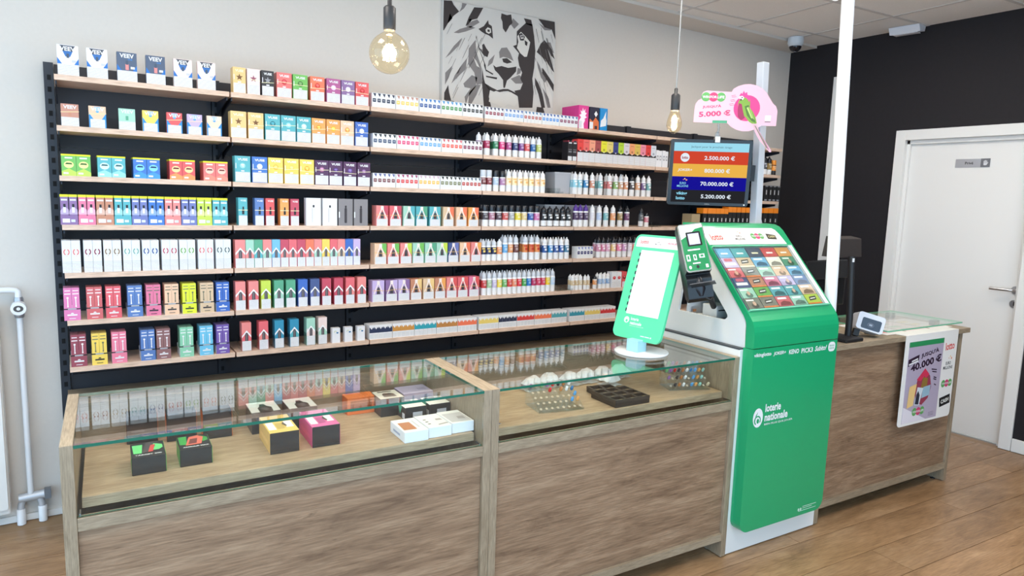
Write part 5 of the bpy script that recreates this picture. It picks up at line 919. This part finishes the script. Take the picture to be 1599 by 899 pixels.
for i, (u, v) in enumerate([(.128,.405),(.236,.378),(.337,.352)]):
    e = gbox('orange_device_box', u, v, .086, .055, .090, f'black device box with orange side, {ORD[i+1]} from left behind the green boxes', [BLKB, ORB, BLKB], grp='orange sided device boxes')
    MB().flat(quad(.006,.08,.01,.08), -.0006).obj('front_sheen', M((46,42,44),.2), e); MB().flat(quad(.012,.05,.035,.042), -.0009).obj('print', M((80,74,76)), e)
for i, (u, v) in enumerate([(.480,.335),(.598,.330)]):
    e = gbox('lidded_device_box', u, v, .092, .115, .072, f'black and white topped device box, {("left","right")[i]} one behind the yellow box', [M((40,36,38),.4), M((60,54,54),.4), M((238,236,230),.4)], grp='white topped device boxes')
    topdeco(e, 'device_picture', [[(.026,.0),(.068,.0),(.07,.045),(.058,.06),(.052,.085),(.038,.085),(.034,.06),(.026,.045)]], M((48,46,48)), .0725); topdeco(e, 'dark_ellipse', [[(p[0],p[1]) for p in disc(.047,.03,.013,.018,14)]], M((96,90,90)), .073)
for u, v, c1, c2, lab in ((.4960,.132,(235,185,110),(236,200,110),'yellow device box with black front on the left counter shelf'),(.6220,.134,(205,80,140),(222,110,165),'pink device box with black front beside the yellow box')):
    e = gbox('device_box', u, v, .087, .17, .066, lab, [M((34,28,30),.25), M(c1,.45), M(c2,.45)])
    topdeco(e, 'white_print', [[(.004,.03),(.026,.028),(.026,.10),(.004,.10)],[(.058,.04),(.08,.04),(.08,.10),(.058,.10)]], M((242,240,232)), .0665); topdeco(e, 'device_picture', [[(.03,.03),(.052,.032),(.052,.09),(.03,.09)]], M(tuple(int(k*.85) for k in c2)), .0665); topdeco(e, 'dark_edge', [[(.050,.075),(.058,.05),(.062,.055),(.056,.095)]], M((90,80,74)), .067)
    MB().flat(quad(.002,.085,.002,.009), -.0006).obj('base_line', M((20,16,18)), e); sd = MB(); sd.add([(-.0006,.03,.02),(-.0006,.14,.02),(-.0006,.14,.034),(-.0006,.03,.034)], [(0,1,2,3)]); sd.obj('side_print', M(tuple(min(255,k+14) for k in c1)), e)
e = gbox('orange_kit', .812, .395, .104, .062, .062, 'orange device kit with smoky window lying behind the white boxes', [M((235,120,55),.4), M((228,105,45),.4), M((240,130,65),.4)])
MB().flat(quad(.012,.09,.012,.05), -.0006).obj('window_print', M((176,96,60),.2), e)
e = gbox('lidded_device_box', .912, .325, .088, .10, .066, 'black box with cream lid and dark picture beside the orange kit', [M((34,32,34),.4), M((44,42,44),.4), M((240,236,222),.4)])
topdeco(e, 'device_picture', [[(.02,.02),(.066,.018),(.066,.052),(.056,.066),(.03,.066),(.022,.052)]], M((84,80,76)), .0665); topdeco(e, 'top_print', [[(.016,.080),(.068,.080),(.068,.090),(.016,.090)]], M((60,58,56)), .0665)
e = gbox('lilac_box', 1.013, .365, .118, .10, .062, 'flat lilac device box at the rear of the left counter', [M((150,140,172),.4), M((150,140,172),.4), M((184,178,208),.35)])
topdeco(e, 'device_picture', [[(.07,.03),(.104,.032),(.104,.06),(.072,.058)]], M((150,146,180)), .0625)
for i, (u, v) in enumerate([(.975,.252),(1.068,.252)]):
    e = gbox('lidded_device_box', u, v, .080, .092, .047, f'black box with white lid and grey label, {("left","right")[i]} one behind white boxes', [M((34,33,36),.4), M((62,52,48),.4), M((240,238,228),.4)], grp='white lidded device boxes')
    MB().flat(quad(.028,.064,.002,.028), -.0006).obj('grey_label', M((196,198,206)), e); topdeco(e, 'top_print', [[(.006,.07),(.05,.074),(.05,.084),(.006,.08)]], M((70,66,64)), .0475)
    m = MB(); m.add([(-.0006,.03,.047),(-.0006,.07,.047),(-.0006,.05,.012)], [(0,1,2)]); m.obj('teal_triangle', M((90,185,150)), e); m = MB(); m.add([(-.0006,.006,.004),(-.0006,.028,.004),(-.0006,.028,.024),(-.0006,.006,.024)], [(0,1,2,3)]); m.obj('barcode_label', M((225,225,228)), e)
for i, (u, v, t) in enumerate([(.891,.0475,'brown device'),(.978,.056,'small print'),(1.0645,.063,'grey picture')]):
    e = gbox('white_device_box', u, v, .0825, .128, .0365, f'white device box with {t} on top at the counter front', [M((240,241,246),.4), M((238,239,244),.4), M((242,240,234),.4)])
    if i == 0: topdeco(e, 'device_picture', [[(.006,.02),(.05,.016),(.05,.09),(.01,.092)]], M((190,125,85)), .037); topdeco(e, 'top_print', [[(.06,.03),(.066,.03),(.066,.1),(.06,.1)]], M((205,205,205)), .037); m = MB(); m.add([(-.0006,.04,.012),(-.0006,.10,.012),(-.0006,.10,.02),(-.0006,.04,.02)], [(0,1,2,3)]); m.obj('side_print', M((170,180,205)), e)
    if i == 1: topdeco(e, 'device_picture', [[(.04,.012),(.08,.02),(.078,.03),(.045,.022)],[(.052,.06),(.075,.058),(.072,.075),(.054,.076)]], M((176,166,158)), .037); topdeco(e, 'top_print', [[(.012,.03+k*.022),(.022,.03+k*.022),(.022,.038+k*.022),(.012,.038+k*.022)] for k in range(3)], M((110,106,104)), .037)
    if i == 2: topdeco(e, 'device_picture', [[(.006,.01),(.077,.008),(.077,.10),(.006,.10)]], M((205,200,198)), .037); topdeco(e, 'darker_shape', [[(.04,.035),(.066,.03),(.068,.06),(.044,.06)]], M((170,162,158)), .0375)
# middle counter
def bead_stand(u, v, rot, w, tilt, lab, cols, rows, fill):
    e = tag(empty('acrylic_bead_stand', CW(u, v, ZS), (0,0,TH+rot)), lab, 'stand'); d = .145
    up = (0, math.cos(tilt), math.sin(tilt))
    pt_ = lambda x, t, k=0: (x, t*up[1]-k*up[2], .004+t*up[2]+k*up[1])
    vs = [pt_(0,0),pt_(w,0),pt_(w,d),pt_(0,d)]+[pt_(0,0,.003),pt_(w,0,.003),pt_(w,d,.003),pt_(0,d,.003)]
    MB().add(vs, [(3,2,1,0),(4,5,6,7),(0,1,5,4),(1,2,6,5),(2,3,7,6),(3,0,4,7)]).obj('tilted_plate', ACRYL, e)
    yb = d*up[1]; zb = .004+d*up[2]; MB().box(0,w,yb,yb+.003,0,zb).box(0,w,0,.003,0,.008).box(0,w,.003,yb,0,.002).obj('acrylic_back', ACRYL, e)
    hl = MB()
    for a in range(cols):
        for b in range(rows):
            c = pt_(w*(a+.5)/cols, d*(b+.5)/rows, .0033); hl.add([(c[0]+.0055*math.cos(q), c[1]+.0055*math.sin(q)*up[1], c[2]+.0055*math.sin(q)*up[2]) for q in [2*PI*k/10 for k in range(10)]], [list(range(10))])
    hl.obj('holes', M((166,152,132),.4), e)['kind'] = 'stuff'
    bc = [(210,40,45),(90,160,215),(120,190,120),(235,235,235),(90,70,120),(60,60,64),(225,160,90),(160,110,170),(60,120,170),(205,190,160),(190,120,70),(150,200,190)]
    k = 0
    for a in range(cols):
        for b in range(rows):
            if not fill(a, b): continue
            c = bc[(a*5+b*7) % len(bc)]; k += 1; p = pt_(w*(a+.5)/cols, d*(b+.5)/rows, .003); wp = e.matrix_basis @ Vector(p)
            o = tag(place('drip_tip', shared(('tip',c), lambda: MB().lathe([(.004,0),(.006,.002),(.0062,.008),(.0048,.011),(.005,.017),(.0035,.0172),(.003,.01)], 10).mesh('drip_tip', M(c,.15))), None, wp, (tilt, 0, TH+rot)), f'resin drip tip, {ORD[a+1]} column, {ORD[b+1]} row from front, {"left" if u < 2 else "right"} acrylic stand', 'drip tip', f'drip tips on the {"left" if u < 2 else "right"} acrylic stand')
bead_stand(1.447, .118, math.radians(-8), .188, math.radians(28), 'clear acrylic stand with few coloured drip tips, left in middle counter', 8, 5, lambda a, b: b == 4 or (a > 5 and b in (1,3)) or (a > 2 and b == 3 and a % 2) or (a == 7 and b == 2))
bead_stand(2.118, .145, math.radians(-20), .185, math.radians(42), 'clear acrylic stand full of coloured drip tips, right in middle counter', 10, 4, lambda a, b: True if b > 1 else (a*3+b) % 4 != 0)
def black_tray(u, v, rot, w, d, h, cells, lab):
    e = tag(empty('black_display_block', CW(u, v, ZS), (0,0,TH+rot)), lab, 'display'); BT = M((52,47,44),.5)
    bevel(MB().box(0,w,0,d,0,h-.012).obj('base', M((40,36,34),.5), e), .002)
    n, mrow = cells; t = MB(); cw, cd = w/n, d/mrow
    for a in range(n+1): t.box(max(0,a*cw-.006), min(w,a*cw+.006), 0, d, h-.012, h)
    for b in range(mrow+1): 
        for a in range(n): t.box(a*cw+.006-(.006 if a == 0 else 0)*0, (a+1)*cw-.006, max(0,b*cd-.010), min(d,b*cd+.010), h-.012, h)
    t.obj('top_grid', BT, e); q = MB()
    for a in range(n):
        for b in range(mrow): q.box(a*cw+.007,(a+1)*cw-.007,b*cd+.011,(b+1)*cd-.011,h-.0121,h-.0115)
    q.obj('pockets', M((14,12,12),.6), e); lb = MB()
    for a in range(n):
        for b in range(mrow+1): lb.box(a*cw+cw*.35,a*cw+cw*.6,min(d-.006,max(.004,b*cd))-.002,min(d-.006,max(.004,b*cd))+.002,h,h+.0006)
    lb.obj('gold_print', M((140,122,92),.5), e)
black_tray(1.752, .052, math.radians(0), .172, .155, .030, (3,3), 'large black display block with square pockets in the middle counter')
black_tray(1.778, .225, math.radians(-8), .112, .06, .024, (2,1), 'small black display block behind the large one in the middle counter')
rr = random.Random(5); BAG = M((236,240,240), .25).copy(); BAG.name = 'zip_bag_film'; BAG.node_tree.nodes['Principled BSDF'].inputs['Alpha'].default_value = .7; CH = M((178,180,184), .3, .7)
for i, (u, v, r0) in enumerate([(1.595,.40,.05),(1.69,.42,-.1),(1.785,.40,.08),(1.88,.41,-.05),(1.94,.325,.1),(1.975,.415,.05),(2.07,.42,-.08)]):
    e = tag(empty('zip_bag', CW(u, v, ZS+.012), (0,0,r0)), f'clear zip bag with metal coils, {ORD[i+1]} of seven in the middle counter', 'bag', 'clear zip bags of coils'); e.scale = (1.05, 1.05, 2.0); e.location.z += .010; m = MB(); n = 6; g = {}
    for a in range(n+1):
        for b in range(n+1):
            x, y = (a/n-.5)*.085, (b/n-.5)*.07; k = max(0, 1-(2*a/n-1)**2)*max(0, 1-(2*b/n-1)**2); g[a,b] = (x, y, k*.018+.004*rr.random())
    vs = [g[a,b] for a in range(n+1) for b in range(n+1)]+[(g[a,b][0], g[a,b][1], -.010+.002*rr.random()) for a in range(n+1) for b in range(n+1)]; N_ = (n+1)**2
    f = []
    for a in range(n):
        for b in range(n):
            k = a*(n+1)+b; f += [(k,k+n+1,k+n+2,k+1),(k+N_,k+1+N_,k+n+2+N_,k+n+1+N_)]
    m.add(vs, f).obj('film', BAG, e); c = MB().lathe([(.008,-.005),(.008,.006),(.005,.007)], 10, c=(.012,.005)).lathe([(.007,-.005),(.007,.005)], 10, c=(-.014,-.008)); c.obj('coil', CH, e); MB().box(-.03,-.004,.012,.024,.0,.001).obj('paper_label', WHITE, e)
e = tag(empty('leaflet', CW(1.222, .06, ZS), (0,0,TH+.5)), 'small white and purple leaflet beside the divider in middle counter', 'leaflet')
MB().box(0,.05,0,.04,0,.0012).obj('sheet', M((222,222,226)), e); topdeco(e, 'purple_border', [[(0,0),(.05,0),(.05,.007),(0,.007)],[(.042,0),(.05,0),(.05,.04),(.042,.04)]], M((84,70,150)), .0015)
# ---------------------------------------------------------------- on the right counter
ZT = .8895
e = tag(empty('customer_display', CW(3.045, .0, ZT), (0,0,TH)), 'black customer display on thin post with square base on the right counter', 'display')
bevel(MB().box(.035,.170,-.010,.135,0,.016).obj('base', BLK, e), .004); MB().tube([(.15,.06,.016),(.15,.06,.10),(.16,.085,.40)], .016, 16).obj('post', BLK, e)
bevel(MB().prism([(.10,.395),(.185,.395),(.17,.495),(.11,.485)], 'x', .070, .262).obj('head', M((58,52,50),.4), e), .004); vt = MB()
for k in range(7): vt.box(.2622,.2630,.12,.165,.415+k*.009,.419+k*.009)
vt.obj('vents', BLKG, e); MB().box(.140,.154,.0655,.068,.375,.393).obj('white_sticker', WHITE, e)
e = tag(empty('till_monitor', CW(3.55, .425, ZT), (0,0,TH+math.radians(4))), 'black till touch screen seen from behind on the right counter', 'monitor')
bevel(MB().prism([(-.0,.24),(.03,.24),(.055,.34),(.02,.34)], 'x', -.2, .2).obj('rear_cover', M((30,30,32),.35), e), .004); bevel(MB().box(-.2,.2,.022,.05,.08,.34).obj('screen_case', BLKG, e), .004)
MB().prism([(.03,.0),(.06,.0),(.05,.2),(.035,.2)], 'x', -.05, .05).obj('stand', BLK, e); bevel(MB().box(-.11,.11,-.02,.07,0,.018).obj('base', BLK, e), .004)
MB().tube([(-.1,-.01,.02),(-.12,-.03,.06),(-.1,-.01,.12),(-.06,.01,.16)], .004, 8).obj('cable', M((200,200,205)), e)
e = tag(empty('payment_terminal', CW(3.268, .066, ZT+.050), (math.radians(-14), math.radians(15), TH+math.radians(-42))), 'grey payment terminal with dark contactless screen on the right counter', 'terminal')
bevel(MB().prism(rrect(-.006,.122,0,.086,.014,4), 'y', 0, .085).obj('body', M((206,208,216),.4), e), .006, 3)
MB().flat(rrect(.016,.108,.008,.062,.008,4), -.0006).obj('screen', M((44,52,66),.2), e)
c0 = MB().flat(disc(.060,.031,.016,.012), -.001).flat(disc(.060,.031,.0135,.0098), -.0013, 1).flat(quad(.052,.068,.026,.036), -.0016, 2); c0.obj('contactless_mark', [M((96,106,122)), M((50,58,74)), M((150,158,170))], e)
bevel(MB().prism([(.060,.088),(.126,.080),(.128,.012),(.118,.004),(.10,.0),(.10,.06),(.06,.062)], 'y', .022, .080).obj('dark_back', M((56,58,66),.4), e), .002); MB().box(.004,.022,.010,.026,.0722,.0732).obj('blue_badge', M((60,120,215)), e)
MB().box(.004,.03,.03,.06,-.034,.004).obj('rubber_foot', BLK, e)
# glass plate with game sheets on little feet
e = tag(empty('glass_counter_plate', CW(3.40, -.018, ZT), (0,0,TH)), 'green edged glass plate over paper sheets on the right counter', 'glass plate'); pw_ = .70
MB().prism(rrect(0,pw_,0,.40,.006,3), 'z', .030, .0375, 0, 1).obj('plate', [GLASS, M((120,190,155),.15)], e); ft = MB()
for x in (.04, pw_-.06):
    for y in (.12, .37): ft.box(x-.02, x+.03, y-.015, y+.015, 0, .0298)
ft.obj('feet', M((60,66,64),.4), e); sh2 = MB()
for k, (x, y, w2, h2) in enumerate([(.08,.05,.2,.28),(.30,.06,.2,.28),(.52,.05,.18,.27)]): sh2.box(x,x+w2,y,y+h2,.0005+.0004*k,.0012+.0004*k,k % 2)
sh2.obj('paper_sheets', [M((240,232,230)), M((236,214,214))], e)
dc2 = MB()
for k in range(9): dc2.box(.10+.2*(k%3)+.02, .10+.2*(k%3)+.10, .09+.07*(k//3), .125+.07*(k//3), .0024, .0030, k % 3)
dc2.obj('sheet_print', [M((226,150,150)), M((150,190,150)), M((225,205,150))], e)
# poster holder over the counter edge
e = tag(empty('poster_holder', CW(3.552, -.0235, 0), (0,0,TH)), 'white hanging poster holder over the right counter edge', 'poster holder'); w = .496
hb = MB().prism(rrect(0,w,.411,.889,.02,5,(1,1,0,0)), 'y', -.004, -.0005); hb.box(0,w,-.004,.075,.8893,.8925); bevel(hb.obj('white_board', M((236,234,230),.35), e), .0015)
PX = lambda u: u-3.552
MB().box(.032,.357,-.0052,-.0042,.425,.856).obj('poster_sheet', M((178,166,186),.35), e); MB().flat(quad(.032,.357,.829,.856), -.0056).obj('green_band', M((40,140,84)), e); MB().flat([(.032,.425),(.255,.425),(.032,.515)], -.0056).obj('pale_corner', M((226,220,228)), e)
DP = M((44,22,48)); text("JUSQU'À", e, .232, .785, .165, .032, -.006, DP, .028, .12); text('40.000 €', e, .205, .735, .285, .042, -.006, DP, .038, .12)
MB().flat([(.036,.765),(.132,.785),(.13,.722+.03),(.036,.728)], -.0060).obj('dark_label', DP, e); MB().flat([(.042,.742),(.125,.757),(.125,.748),(.042,.734)], -.0064).flat([(.066,.757),(.12,.768),(.12,.76),(.066,.75)], -.0064).obj('label_print', WHITE, e)
MB().flat([(.20,.70),(.255,.66),(.275,.60),(.255,.54),(.20,.508),(.145,.53),(.118,.59),(.14,.65)], -.0060).obj('red_egg_print', M((150,56,78)), e); MB().flat([(.13,.65),(.20,.705),(.245,.67),(.215,.65),(.20,.665),(.17,.64)], -.0064).obj('hat_print', M((208,50,84)), e); MB().flat([(.175,.60),(.235,.60),(.235,.65),(.19,.66)], -.0064).obj('ochre_print', M((140,110,50)), e)
for nm, q, c in (('card_print',[(.062,.505),(.118,.515),(.135,.63),(.07,.62)],(232,196,130)),('card_print',[(.13,.515),(.175,.51),(.20,.60),(.145,.61)],(205,215,222)),('card_print',[(.19,.545),(.262,.555),(.268,.61),(.20,.605)],(150,182,200)),('dark_figure',[(.135,.52),(.168,.515),(.172,.565),(.155,.59),(.14,.57)],(40,42,60))): MB().flat(q, -.0068 if nm == 'card_print' else -.0072).obj(nm, M(c), e)
tx = MB()
for x, z, a, r2 in ((.288,.695,.026,0),(.293,.682,.022,0),(.305,.650,.014,0),(.305,.64,.014,0),(.312,.61,.01,0)): tx.flat([(x-a,z+.003),(x+a,z-.005),(x+a,z-.011),(x-a,z-.003)], -.006)
tx.obj('small_lines', DP, e); logo_win(e, .175, .478, .115, -.0062)
MB().flat(quad(.275,.325,.448,.45), -.006).flat(quad(.275,.325,.456,.458), -.006).flat(quad(.275,.325,.44,.4425), -.006).obj('fine_print', M((120,110,126)), e)
logo_lotto(e, .425, .806, .088, .042, -.0046); logo_euro(e, .425, .70, .092, -.0046, M((70,68,70))); logo_win(e, .430, .60, .108, -.0046); logo_cash(e, .430, .503, .104, -.0046, .14)
